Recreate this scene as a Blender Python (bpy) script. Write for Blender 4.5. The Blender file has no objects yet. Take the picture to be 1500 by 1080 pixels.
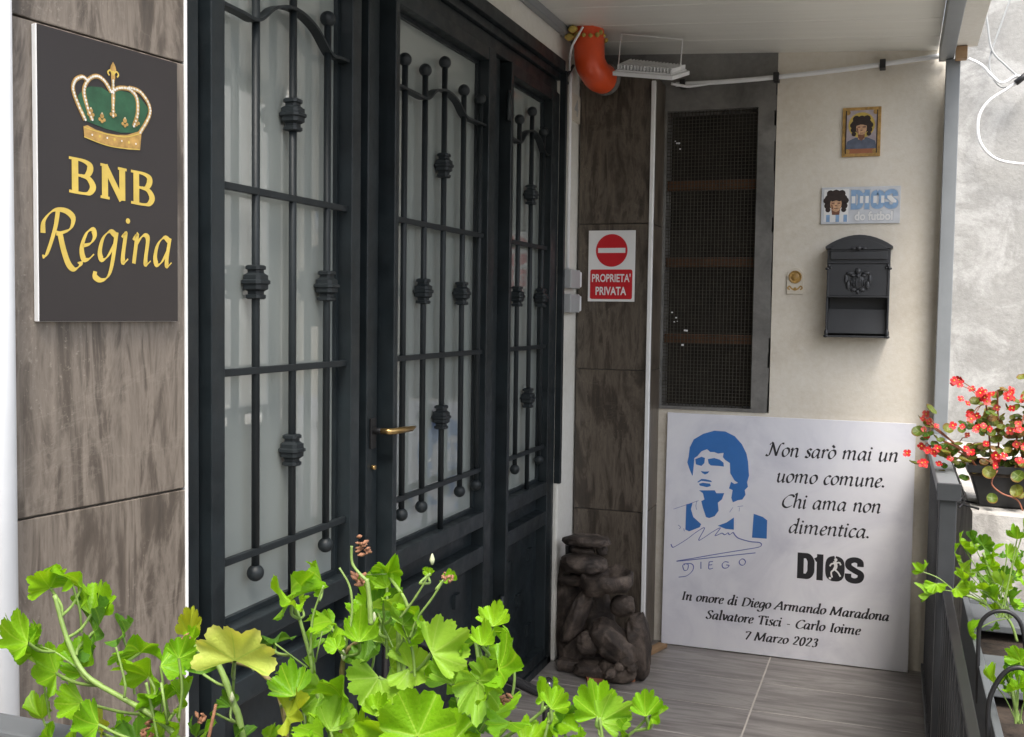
import bpy, bmesh, math, random
from mathutils import Vector, Matrix, noise
# ------------------------------------------------------------ camera, world, sun, exposure
S=bpy.context.scene
COL=S.collection
cam=bpy.data.cameras.new('camera'); cam.sensor_fit='HORIZONTAL'; cam.sensor_width=36.0; cam.lens=36.0*1550/1500
cam.clip_start=.02; cam.clip_end=400
CAMERA=bpy.data.objects.new('camera',cam); COL.objects.link(CAMERA); S.camera=CAMERA
y_,p_,r_=math.radians(19.9),math.radians(-3.07),math.radians(.8)
fw=Vector((-math.sin(y_)*math.cos(p_),math.cos(y_)*math.cos(p_),math.sin(p_)))
ri=Vector((math.cos(y_),math.sin(y_),0)); up=ri.cross(fw)
RI=math.cos(r_)*ri+math.sin(r_)*up; UP=-math.sin(r_)*ri+math.cos(r_)*up
CAMERA.matrix_world=Matrix(((RI.x,UP.x,-fw.x,0),(RI.y,UP.y,-fw.y,0),(RI.z,UP.z,-fw.z,1.40),(0,0,0,1)))
SUN_ELEV=60.; SUN_AZ=160.    # azimuth clockwise from +Y (high behind the camera)
world=bpy.data.worlds.new('World'); S.world=world; world.use_nodes=True
wn=world.node_tree.nodes; wn.clear()
sky=wn.new('ShaderNodeTexSky'); sky.sky_type='NISHITA'; sky.sun_disc=False
sky.sun_elevation=math.radians(SUN_ELEV); sky.sun_rotation=math.radians(SUN_AZ); sky.dust_density=4.0; sky.air_density=1.0; sky.ozone_density=1.0
bg=wn.new('ShaderNodeBackground'); bg.inputs[1].default_value=.15
wo=wn.new('ShaderNodeOutputWorld'); hs=wn.new('ShaderNodeHueSaturation'); hs.inputs['Saturation'].default_value=.5; world.node_tree.links.new(sky.outputs[0],hs.inputs['Color']); world.node_tree.links.new(hs.outputs[0],bg.inputs[0]); world.node_tree.links.new(bg.outputs[0],wo.inputs[0])
sl=bpy.data.lights.new('sun','SUN'); sl.energy=1.2; sl.angle=math.radians(20); sl.color=(1,.95,.87)
sun=bpy.data.objects.new('sun',sl); COL.objects.link(sun); sun.location=(4,-3,9)
e_,a_=math.radians(SUN_ELEV),math.radians(SUN_AZ)
sdir=Vector((math.sin(a_)*math.cos(e_),math.cos(a_)*math.cos(e_),math.sin(e_)))
sun.rotation_euler=sdir.to_track_quat('Z','Y').to_euler()
S.view_settings.view_transform='Standard'; S.view_settings.look='None'; S.view_settings.gamma=1; S.view_settings.use_curve_mapping=False
S.view_settings.exposure=1.52
S.render.engine='CYCLES'; S.cycles.max_bounces=10; S.cycles.diffuse_bounces=5; S.cycles.transparent_max_bounces=12
random.seed(7)
# ------------------------------------------------------------ helpers
WO={}
def link(o,parent=None,origin=(0,0,0)):
    COL.objects.link(o); WO[o.name]=Vector(origin)
    if parent is not None:
        o.parent=parent; o.location=Vector(origin)-WO[parent.name]
    else: o.location=origin
    return o
def tag(o,label=None,cat=None,group=None,kind=None):
    if label: o['label']=label
    if cat: o['category']=cat
    if group: o['group']=group
    if kind: o['kind']=kind
    return o
def empty(name,loc,label,cat,group=None):
    o=bpy.data.objects.new(name,None); o.empty_display_size=.05
    link(o,None,loc); return tag(o,label,cat,group)
class MB:
    def __init__(s): s.v=[];s.f=[];s.m=[];s.sm=[]
    def add(s,vs,fs,mi=0,smooth=False):
        b=len(s.v); s.v+= [Vector(p) for p in vs]
        for f in fs: s.f.append([b+i for i in f]); s.m.append(mi); s.sm.append(smooth)
        return s
    def box(s,a,b,mi=0):
        x0,y0,z0=[min(a[i],b[i]) for i in range(3)]; x1,y1,z1=[max(a[i],b[i]) for i in range(3)]
        v=[(x0,y0,z0),(x1,y0,z0),(x1,y1,z0),(x0,y1,z0),(x0,y0,z1),(x1,y0,z1),(x1,y1,z1),(x0,y1,z1)]
        return s.add(v,[(0,3,2,1),(4,5,6,7),(0,1,5,4),(1,2,6,5),(2,3,7,6),(3,0,4,7)],mi)
    def obox(s,o,u,v,w,mi=0):
        o,u,v,w=map(Vector,(o,u,v,w)); c=[o,o+u,o+u+v,o+v,o+w,o+u+w,o+u+v+w,o+v+w]
        if u.cross(v).dot(w)<0: fs=[(0,1,2,3),(7,6,5,4),(4,5,1,0),(5,6,2,1),(6,7,3,2),(7,4,0,3)]
        else: fs=[(0,3,2,1),(4,5,6,7),(0,1,5,4),(1,2,6,5),(2,3,7,6),(3,0,4,7)]
        return s.add(c,fs,mi)
    def tube(s,pts,r,n=8,mi=0,cap=True,smooth=True):
        pts=[Vector(p) for p in pts]; rr=r if isinstance(r,(list,tuple)) else [r]*len(pts)
        b=len(s.v); t0=(pts[1]-pts[0]).normalized(); ref=Vector((0,0,1)) if abs(t0.z)<.9 else Vector((1,0,0))
        nrm=t0.cross(ref).normalized()
        for i,p in enumerate(pts):
            t=(pts[min(i+1,len(pts)-1)]-pts[max(i-1,0)]).normalized()
            nrm=(nrm-nrm.dot(t)*t).normalized(); bn=t.cross(nrm)
            for k in range(n):
                a=2*math.pi*k/n; s.v.append(p+rr[i]*(math.cos(a)*nrm+math.sin(a)*bn))
        for i in range(len(pts)-1):
            for k in range(n):
                k2=(k+1)%n; s.f.append([b+i*n+k,b+i*n+k2,b+(i+1)*n+k2,b+(i+1)*n+k]); s.m.append(mi); s.sm.append(smooth)
        if cap:
            s.f.append([b+k for k in range(n)][::-1]); s.m.append(mi); s.sm.append(False)
            e=b+(len(pts)-1)*n; s.f.append([e+k for k in range(n)]); s.m.append(mi); s.sm.append(False)
        return s
    def lathe(s,prof,c,axis='Z',n=16,mi=0,smooth=True):
        b=len(s.v); c=Vector(c)
        for (r,h) in prof:
            for k in range(n):
                a=2*math.pi*k/n; x,y=r*math.cos(a),r*math.sin(a)
                s.v.append(c+(Vector((x,y,h)) if axis=='Z' else Vector((h,x,y)) if axis=='X' else Vector((y,h,x))))
        for i in range(len(prof)-1):
            for k in range(n):
                k2=(k+1)%n; s.f.append([b+i*n+k,b+i*n+k2,b+(i+1)*n+k2,b+(i+1)*n+k]); s.m.append(mi); s.sm.append(smooth)
        s.f.append([b+k for k in range(n)][::-1]); s.m.append(mi); s.sm.append(False)
        e=b+(len(prof)-1)*n; s.f.append([e+k for k in range(n)]); s.m.append(mi); s.sm.append(False)
        return s
    def mesh(s,name,mats,origin=(0,0,0)):
        o=Vector(origin); me=bpy.data.meshes.new(name)
        me.from_pydata([tuple(v-o) for v in s.v],[],s.f)
        for m in (mats if isinstance(mats,(list,tuple)) else [mats]): me.materials.append(m)
        me.polygons.foreach_set('material_index',s.m); me.polygons.foreach_set('use_smooth',s.sm); me.update()
        return me
    def build(s,name,mats,parent=None,origin=None,bevel=0,seg=2):
        if origin is None:
            lo=[min(v[i] for v in s.v) for i in range(3)]; hi=[max(v[i] for v in s.v) for i in range(3)]
            origin=((lo[0]+hi[0])/2,(lo[1]+hi[1])/2,lo[2])
        o=bpy.data.objects.new(name,s.mesh(name,mats,origin)); link(o,parent,origin)
        if bevel:
            m=o.modifiers.new('b','BEVEL'); m.width=bevel; m.segments=seg; m.limit_method='ANGLE'; m.angle_limit=math.radians(40); m.harden_normals=False
        return o
def inst(name,me,loc,parent,rot=None,scale=None):
    o=bpy.data.objects.new(name,me); link(o,parent,loc)
    if rot: o.rotation_euler=rot
    if scale: o.scale=scale
    return o
def cr(pts,n=6,closed=False):
    P=[Vector(p) for p in pts]
    if len(P)<3: return P
    out=[]; m=len(P); rng=m if closed else m-1
    for i in range(rng):
        if closed: a,b,c,d=P[(i-1)%m],P[i],P[(i+1)%m],P[(i+2)%m]
        else: a,b,c,d=P[max(i-1,0)],P[i],P[i+1],P[min(i+2,m-1)]
        for k in range(n):
            t=k/n; out.append(.5*((2*b)+(c-a)*t+(2*a-5*b+4*c-d)*t*t+(3*b-a-3*c+d)*t**3))
    out.append(P[0] if closed else P[-1]); return out
# ------------------------------------------------------------ materials
def mat(name):
    m=bpy.data.materials.new(name); m.use_nodes=True; nt=m.node_tree; nt.nodes.clear()
    out=nt.nodes.new('ShaderNodeOutputMaterial'); b=nt.nodes.new('ShaderNodeBsdfPrincipled')
    nt.links.new(b.outputs[0],out.inputs[0]); return m,nt,b,out
def N(nt,t,**k):
    n=nt.nodes.new('ShaderNode'+t)
    for a,v in k.items():
        if a.startswith('i_'): n.inputs[int(a[2:])].default_value=v
        else: setattr(n,a,v)
    return n
def coords(nt,scale=(1,1,1),rand=True,kind='Object'):
    tc=N(nt,'TexCoord'); mp=N(nt,'Mapping'); mp.inputs['Scale'].default_value=scale
    nt.links.new(tc.outputs[kind],mp.inputs[0])
    if rand:
        oi=N(nt,'ObjectInfo'); mu=N(nt,'Math',operation='MULTIPLY'); mu.inputs[1].default_value=37.
        nt.links.new(oi.outputs['Random'],mu.inputs[0]); nt.links.new(mu.outputs[0],mp.inputs['Location'])
    return mp.outputs[0]
def noi(nt,vec,scale,detail=4,rough=.55,dist=0.):
    n=N(nt,'TexNoise'); n.inputs['Scale'].default_value=scale; n.inputs['Detail'].default_value=detail; n.inputs['Roughness'].default_value=rough; n.inputs['Distortion'].default_value=dist
    nt.links.new(vec,n.inputs['Vector']); return n.outputs['Fac']
def ramp(nt,fac,stops,interp='LINEAR'):
    r=N(nt,'ValToRGB'); r.color_ramp.interpolation=interp; e=r.color_ramp.elements
    while len(e)>1: e.remove(e[-1])
    e[0].position=stops[0][0]; e[0].color=(*stops[0][1],1)
    for p,c in stops[1:]:
        q=e.new(p); q.color=(*c,1)
    nt.links.new(fac,r.inputs[0]); return r.outputs[0]
def mix(nt,f,a,b,mode='MIX'):
    m=N(nt,'Mix',data_type='RGBA',blend_type=mode)
    for s,v in ((m.inputs[0],f),(m.inputs[6],a),(m.inputs[7],b)):
        if isinstance(v,(int,float)): s.default_value=v
        elif isinstance(v,tuple): s.default_value=(*v,1)
        else: nt.links.new(v,s)
    return m.outputs[2]
def bump(nt,b,h,strength=.3,dist=.002):
    n=N(nt,'Bump'); n.inputs['Strength'].default_value=strength; n.inputs['Distance'].default_value=dist
    nt.links.new(h,n.inputs['Height']); nt.links.new(n.outputs[0],b.inputs['Normal'])
def plain(name,c,rough=.5,metal=0,var=.12,scale=8,bmp=0,bs=60,spec=.5,kind='Object',rvar=.0):
    m,nt,b,out=mat(name); v=coords(nt,kind=kind)
    f=noi(nt,v,scale,5,.6); lo=tuple(max(0,x*(1-var)) for x in c); hi=tuple(min(1,x*(1+var)) for x in c)
    nt.links.new(ramp(nt,f,[(.3,lo),(.7,hi)]),b.inputs['Base Color'])
    b.inputs['Roughness'].default_value=rough; b.inputs['Metallic'].default_value=metal; b.inputs['Specular IOR Level'].default_value=spec
    if rvar:
        g=noi(nt,v,scale*2.3,4); nt.links.new(ramp(nt,g,[(.3,(rough-rvar,)*3),(.7,(rough+rvar,)*3)]),b.inputs['Roughness'])
    if bmp: bump(nt,b,noi(nt,v,bs,5,.6),bmp)
    return m
def marble(name,cols,rough,vs=(3,3,.9),speck=.5):
    m,nt,b,out=mat(name); v=coords(nt,vs)
    w=noi(nt,v,1.2,6,.62,2.2); w2=noi(nt,v,4.5,8,.7,1.0); mixf=mix(nt,.5,w,w2)
    c=ramp(nt,mixf,[(.25,cols[0]),(.42,cols[1]),(.50,cols[2]),(.56,cols[1]),(.66,cols[3]),(.75,cols[1])])
    v2=coords(nt,(1,1,1)); vein=noi(nt,coords(nt,(1,1,2.2)),1.3,8,.62,.5)
    vm=ramp(nt,vein,[(.494,(0,0,0)),(.5,(.28,.28,.28)),(.506,(0,0,0))]); vmm=mix(nt,1.,vm,noi(nt,v2,3,2),'MULTIPLY')
    c=mix(nt,vmm,c,cols[4])
    sp=noi(nt,v2,110,3,.7); spm=ramp(nt,sp,[(.60,(0,0,0)),(.70,(1,1,1))]); area=ramp(nt,noi(nt,v2,3.5,3),[(.5,(0,0,0)),(.6,(speck,)*3)])
    c=mix(nt,mix(nt,1.,spm,area,'MULTIPLY'),c,cols[4])
    st=N(nt,'TexNoise'); vv=coords(nt,(60,60,1.6)); nt.links.new(vv,st.inputs['Vector']); st.inputs['Scale'].default_value=1.5; st.inputs['Detail'].default_value=4
    c=mix(nt,.30,c,ramp(nt,st.outputs['Fac'],[(.3,(.28,.28,.28)),(.7,(.76,.76,.76))]),'OVERLAY')
    nt.links.new(c,b.inputs['Base Color']); b.inputs['Roughness'].default_value=rough
    bump(nt,b,w2,.15,.001); return m
M={}
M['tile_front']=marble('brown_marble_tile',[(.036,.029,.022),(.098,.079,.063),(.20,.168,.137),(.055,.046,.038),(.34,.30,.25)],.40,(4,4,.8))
M['tile_column']=marble('shade_darkened_marble_tile',[(.020,.0155,.012),(.055,.043,.033),(.12,.098,.076),(.036,.030,.024),(.20,.17,.135)],.32,(4,4,.9))  # pier marble in a browner batch, with passage shade darkened into the colours
M['steel']=plain('charcoal_painted_steel',(.0130,.0180,.0205),.42,0,.35,9,.10,90,spec=.4,rvar=.12)
M['steel_grille']=plain('charcoal_wrought_iron',(.0125,.0165,.0185),.5,0,.2,14,.12,160,spec=.35)
M['black']=plain('black_plastic',(.012,.012,.013),.45,0,.2,10)
M['blackgloss']=plain('black_enamel',(.010,.010,.011),.18,0,.2,10)
M['grout']=plain('grout',(.16,.14,.12),.9)
M['floorgrout']=plain('pale_grout',(.46,.43,.39),.9)
M['trim']=plain('white_edge_trim',(.78,.78,.77),.35,0,.04,9)
M['whitepaint']=plain('white_paint',(.80,.80,.80),.5,0,.05,5,.08,70)
M['whiteplastic']=plain('white_plastic',(.76,.77,.78),.4,0,.05,6)
M['greyplastic']=plain('grey_plastic',(.36,.37,.37),.45,0,.06,6)
M['signblack']=plain('sign_charcoal',(.026,.021,.020),.42,0,.06,3)
M['forex']=plain('white_board_edge',(.78,.78,.78),.5,0,.03,3)
M['gold']=plain('gold_print',(.62,.45,.09),.35,.0,.12,30)
M['golddark']=plain('antique_gold_print',(.42,.25,.07),.4,0,.35,60)
M['goldpale']=plain('pale_gold_print',(.66,.55,.34),.4,0,.3,90)
M['pearl']=plain('pearl_print',(.72,.70,.64),.35,0,.1,40)
M['green']=plain('green_velvet_print',(.022,.085,.040),.6,0,.25,40)
M['red']=plain('red_print',(.56,.018,.025),.35,0,.06,10)
M['whiteprint']=plain('white_print',(.76,.76,.75),.4,0,.03,10)
M['blueprint']=plain('blue_print',(.035,.16,.46),.45,0,.08,8)
M['pen']=plain('purple_blue_ink',(.10,.13,.40),.45,0,.1,30)
M['ink']=plain('black_print',(.018,.018,.022),.45,0,.1,10)
M['orange']=plain('orange_drain_pipe',(.72,.085,.020),.32,0,.12,7,.06,40)
M['foam']=plain('yellow_foam',(.50,.38,.09),.85,0,.35,40,.8,50)
M['wood']=plain('raw_wood',(.30,.19,.10),.7,0,.25,12,.1,60)
M['terracotta']=plain('terracotta',(.36,.14,.07),.75,0,.2,12,.1,60)
M['batten']=plain('rusty_batten',(.10,.045,.020),.8,0,.3,14)
M['wire']=plain('wire_mesh_metal',(.055,.048,.036),.6,.3,.3,30)
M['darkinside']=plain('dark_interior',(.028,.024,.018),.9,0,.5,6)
M['postgrey']=plain('grey_painted_post',(.21,.225,.235),.42,0,.08,8,.04,90)
M['railgrey']=plain('anthracite_railing',(.040,.043,.047),.42,0,.12,12,.05,90)
M['planter']=plain('grey_planter',(.10,.108,.115),.55,0,.1,9,.1,40)
M['soil']=plain('potting_soil',(.035,.024,.016),.95,0,.5,40,.9,90)
M['cream']=plain('cream_paint_smooth',(.62,.57,.48),.55,0,.05,4)
M['curtain']=plain('grey_white_curtain',(.80,.82,.79),.8,0,.05,4)
M['ledgetop']=plain('leaf_dry',(.3,.2,.1),.8)
M['dry']=plain('dried_petals',(.26,.12,.065),.8,0,.35,200,.3,200)
M['bud']=plain('pale_bud',(.45,.48,.30),.7,0,.2,200)
M['bark']=plain('woody_stem',(.22,.17,.075),.75,0,.3,90,.4,200)
M['stem']=plain('green_stem',(.20,.30,.075),.5,0,.2,60,.2,200)
M['stemred']=plain('red_stem',(.28,.09,.045),.5,0,.2,60)
M['brass']=plain('brass_handle',(.45,.30,.12),.3,.9,.15,30)
M['mailbox']=plain('mailbox_dark_grey',(.032,.034,.038),.42,0,.12,12,.15,150)
def m_plaster(name,base,dark,warm,scale=1.2,bstr=.5,rough=.85,patch=None,pt=(.56,.62)):
    m,nt,b,out=mat(name); v=coords(nt,(1,1,1),rand=False,kind='Object')
    f=noi(nt,v,scale,6,.6,.6); c=ramp(nt,f,[(.32,dark),(.5,base),(.68,warm)])
    if patch:
        g=noi(nt,v,3.1,8,.68,.8); c=mix(nt,ramp(nt,g,[(pt[0],(0,0,0)),(pt[1],(1,1,1))]),c,patch)
    h=noi(nt,v,42,9,.7); c=mix(nt,.32,c,ramp(nt,h,[(.3,(.32,.32,.32)),(.7,(.68,.68,.68))]),'OVERLAY')
    nt.links.new(c,b.inputs['Base Color']); b.inputs['Roughness'].default_value=rough
    bump(nt,b,mix(nt,.5,h,noi(nt,v,5,4)),bstr,.006); return m
M['plaster_cream']=m_plaster('cream_plaster',(.69,.64,.55),(.54,.485,.40),(.75,.71,.63))
M['plaster_white']=m_plaster('white_plaster',(.68,.66,.60),(.58,.555,.49),(.72,.70,.65),bstr=.2)
M['plaster_rough']=m_plaster('weathered_grey_plaster',(.29,.287,.275),(.20,.197,.187),(.33,.327,.312),scale=1.0,bstr=1.0,patch=(.40,.397,.385),pt=(.50,.60))
M['cement']=m_plaster('raw_cement',(.155,.15,.14),(.09,.088,.08),(.21,.205,.19),scale=5,bstr=.6)
M['stone_ledge']=m_plaster('rough_stone_render',(.42,.40,.37),(.20,.19,.175),(.55,.53,.50),scale=7,bstr=1.2,patch=(.62,.60,.57))
M['street']=m_plaster('street_paving',(.16,.155,.15),(.11,.105,.10),(.20,.195,.19),scale=3)
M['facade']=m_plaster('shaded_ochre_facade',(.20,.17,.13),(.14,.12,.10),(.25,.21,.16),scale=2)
# canopy sheet
m,nt,b,out=mat('canopy_sheet'); v=coords(nt,(1,1,1))
nt.links.new(ramp(nt,noi(nt,coords(nt,(1.2,14,1)),2,4),[(.3,(.74,.735,.68)),(.7,(.80,.795,.74))]),b.inputs['Base Color']); b.inputs['Roughness'].default_value=.33; bump(nt,b,noi(nt,coords(nt,(1,20,1)),2,3),.2,.002); M['canopy']=m
# floor tile
m,nt,b,out=mat('wood_look_floor_tile'); v=coords(nt,(1.2,9,1)); f=noi(nt,v,1.6,8,.68,1.2)
c=ramp(nt,f,[(.25,(.075,.064,.057)),(.45,(.18,.163,.152)),(.58,(.28,.262,.245)),(.72,(.13,.115,.103))])
c=mix(nt,ramp(nt,noi(nt,coords(nt,(1,3,1)),14,5,.7),[(.6,(0,0,0)),(.72,(.6,.6,.6))]),c,(.30,.285,.27))
nt.links.new(c,b.inputs['Base Color']); b.inputs['Roughness'].default_value=.33; bump(nt,b,f,.15,.001); M['floor']=m
# poster sheet
m,nt,b,out=mat('poster_print'); v=coords(nt,(1,1,1),rand=False); f=noi(nt,v,3.2,7,.6,.7)
nt.links.new(ramp(nt,f,[(.3,(.60,.60,.67)),(.5,(.74,.74,.79)),(.7,(.80,.80,.83))]),b.inputs['Base Color']); b.inputs['Roughness'].default_value=.42; M['poster']=m
# fountain rock
m,nt,b,out=mat('dark_resin_rock'); v=coords(nt,(1,1,1)); f=noi(nt,v,14,7,.62,.6)
nt.links.new(ramp(nt,f,[(.3,(.012,.009,.007)),(.48,(.050,.037,.029)),(.70,(.16,.125,.10))]),b.inputs['Base Color']); b.inputs['Roughness'].default_value=.7; bump(nt,b,noi(nt,v,40,8,.7),.8,.006); M['rock']=m
# window glass : pane with a thin milky film and real reflections
m,nt,b,out=mat('milky_pane'); nt.nodes.remove(b)
tr=N(nt,'BsdfTransparent'); tr.inputs[0].default_value=(.80,.87,.84,1); df=N(nt,'BsdfDiffuse'); df.inputs[0].default_value=(.58,.63,.59,1)
m1=N(nt,'MixShader'); m1.inputs[0].default_value=.5; nt.links.new(tr.outputs[0],m1.inputs[1]); nt.links.new(df.outputs[0],m1.inputs[2])
gl=N(nt,'BsdfGlossy'); gl.inputs['Roughness'].default_value=.02; fr=N(nt,'Fresnel'); fr.inputs[0].default_value=2.6
ms=N(nt,'MixShader'); nt.links.new(fr.outputs[0],ms.inputs[0]); nt.links.new(m1.outputs[0],ms.inputs[1]); nt.links.new(gl.outputs[0],ms.inputs[2]); nt.links.new(ms.outputs[0],out.inputs[0]); M['glass']=m
def leafmat(name,c0,c1,vein,trans=.42,rough=.45,edge=None,nv=3.5):
    m,nt,b,out=mat(name); tc=N(nt,'TexCoord'); sx=N(nt,'SeparateXYZ'); nt.links.new(tc.outputs['UV'],sx.inputs[0])
    at=N(nt,'Math',operation='ARCTAN2'); nt.links.new(sx.outputs[0],at.inputs[0]); nt.links.new(sx.outputs[1],at.inputs[1])
    mu=N(nt,'Math',operation='MULTIPLY'); mu.inputs[1].default_value=nv; nt.links.new(at.outputs[0],mu.inputs[0])
    si=N(nt,'Math',operation='SINE'); nt.links.new(mu.outputs[0],si.inputs[0]); ab=N(nt,'Math',operation='ABSOLUTE'); nt.links.new(si.outputs[0],ab.inputs[0])
    ln=N(nt,'VectorMath',operation='LENGTH'); nt.links.new(tc.outputs['UV'],ln.inputs[0])
    wv=N(nt,'Math',operation='MULTIPLY'); nt.links.new(ab.outputs[0],wv.inputs[0]); nt.links.new(ln.outputs['Value'],wv.inputs[1])
    oi=N(nt,'ObjectInfo'); n=noi(nt,coords(nt),45,4); n2=mix(nt,.55,n,oi.outputs['Random'])
    c=ramp(nt,n2,[(.25,c0),(.75,c1)])
    vm=ramp(nt,wv.outputs[0],[(.0,(.95,.95,.95)),(.09,(0,0,0))]); c=mix(nt,vm,c,vein)
    # fine net of secondary veins
    vo=N(nt,'TexVoronoi',feature='DISTANCE_TO_EDGE'); vo.inputs['Scale'].default_value=9; nt.links.new(tc.outputs['UV'],vo.inputs['Vector'])
    c=mix(nt,ramp(nt,vo.outputs['Distance'],[(0,(.25,.25,.25)),(.05,(0,0,0))]),c,vein)
    if edge:
        em=ramp(nt,ln.outputs['Value'],[(.72,(0,0,0)),(1.0,(.8,.8,.8))]); c=mix(nt,em,c,edge)
    nt.links.new(c,b.inputs['Base Color']); b.inputs['Roughness'].default_value=rough; b.inputs['Specular IOR Level'].default_value=.35
    hh=mix(nt,.6,wv.outputs[0],vo.outputs['Distance']); bump(nt,b,hh,.5,.002)
    tl=N(nt,'BsdfTranslucent'); nt.links.new(mix(nt,1.,c,(1.35,1.15,.55),'MULTIPLY'),tl.inputs[0])
    ms=N(nt,'MixShader'); ms.inputs[0].default_value=trans
    nt.links.new(b.outputs[0],ms.inputs[1]); nt.links.new(tl.outputs[0],ms.inputs[2]); nt.links.new(ms.outputs[0],out.inputs[0]); return m
M['leaf_n']=leafmat('geranium_leaf',(.17,.40,.010),(.26,.50,.012),(.36,.58,.05))
M['leaf_l']=leafmat('light_geranium_leaf',(.22,.44,.03),(.30,.52,.05),(.38,.58,.10))
M['leaf_d']=leafmat('deep_green_geranium_leaf',(.07,.19,.015),(.11,.26,.018),(.16,.32,.03))
M['leaf_y']=leafmat('yellowing_geranium_leaf',(.36,.44,.03),(.44,.50,.04),(.32,.46,.05))
M['leaf_y2']=leafmat('pale_yellow_geranium_leaf',(.56,.66,.12),(.62,.70,.15),(.42,.58,.09),edge=(.62,.62,.17))
M['begleaf2']=leafmat('bronze_begonia_leaf',(.11,.075,.025),(.30,.17,.06),(.34,.25,.10),trans=.25,rough=.3,edge=(.30,.10,.05),nv=2)
M['begleaf']=leafmat('begonia_leaf',(.05,.13,.015),(.22,.22,.04),(.24,.30,.08),trans=.25,rough=.25,edge=(.20,.09,.03),nv=2)
M['petal']=plain('red_begonia_petal',(.60,.016,.020),.5,0,.3,50)
M['petalpink']=plain('coral_begonia_petal',(.64,.075,.06),.5,0,.3,50)
M['pollen']=plain('yellow_pollen',(.7,.45,.05),.7)
# ------------------------------------------------------------ flat print helpers (thin raised print on a plane)
class Plane2:
    def __init__(s,o,u,v,n): s.o,s.u,s.v,s.n=map(Vector,(o,u,v,n)); s.u.normalize(); s.v.normalize(); s.n.normalize()
    def P(s,a,b,c=0): return s.o+s.u*a+s.v*b+s.n*c
def poly(mb,pl,pts,h,mi=0):
    n=len(pts); tri=bpy_tess(pts); mb.add([pl.P(a,b,h) for a,b in pts],tri,mi)
def bpy_tess(pts):
    from mathutils.geometry import tessellate_polygon
    t=tessellate_polygon([[Vector((a,b,0)) for a,b in pts]]); out=[]
    for f in t:
        a,b,c=[pts[i] for i in f]
        ar=(b[0]-a[0])*(c[1]-a[1])-(b[1]-a[1])*(c[0]-a[0])
        out.append(tuple(f) if ar>0 else tuple(reversed(f)))
    return out
def ribbon(mb,pl,pts,w,t,ang=0.,h=.001,mi=0,smooth=5,taper=False):
    P=cr([(a,b,0) for a,b in pts],smooth) if len(pts)>2 and smooth>1 else [Vector((a,b,0)) for a,b in pts]
    L=[];R=[];m=len(P)
    for i,p in enumerate(P):
        d=(P[min(i+1,m-1)]-P[max(i-1,0)])
        if d.length<1e-9: d=Vector((1,0,0))
        d.normalize(); nn=Vector((-d.y,d.x,0)); phi=math.atan2(d.y,d.x)-ang
        ww=(abs(math.sin(phi))*w+t)/2
        if taper: ww*=max(.15,math.sin(math.pi*(i+.3)/(m-.4))**.5)
        L.append(p+nn*ww);R.append(p-nn*ww)
    vs=[pl.P(q.x,q.y,h) for q in L]+[pl.P(q.x,q.y,h) for q in R]
    mb.add(vs,[(i,i+m,i+m+1,i+1) for i in range(m-1)],mi)
def disc(mb,pl,a,b,r,h,mi=0,n=8,sx=1.,):
    mb.add([pl.P(a+r*sx*math.cos(2*math.pi*k/n),b+r*math.sin(2*math.pi*k/n),h) for k in range(n)],[tuple(range(n))],mi)
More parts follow.
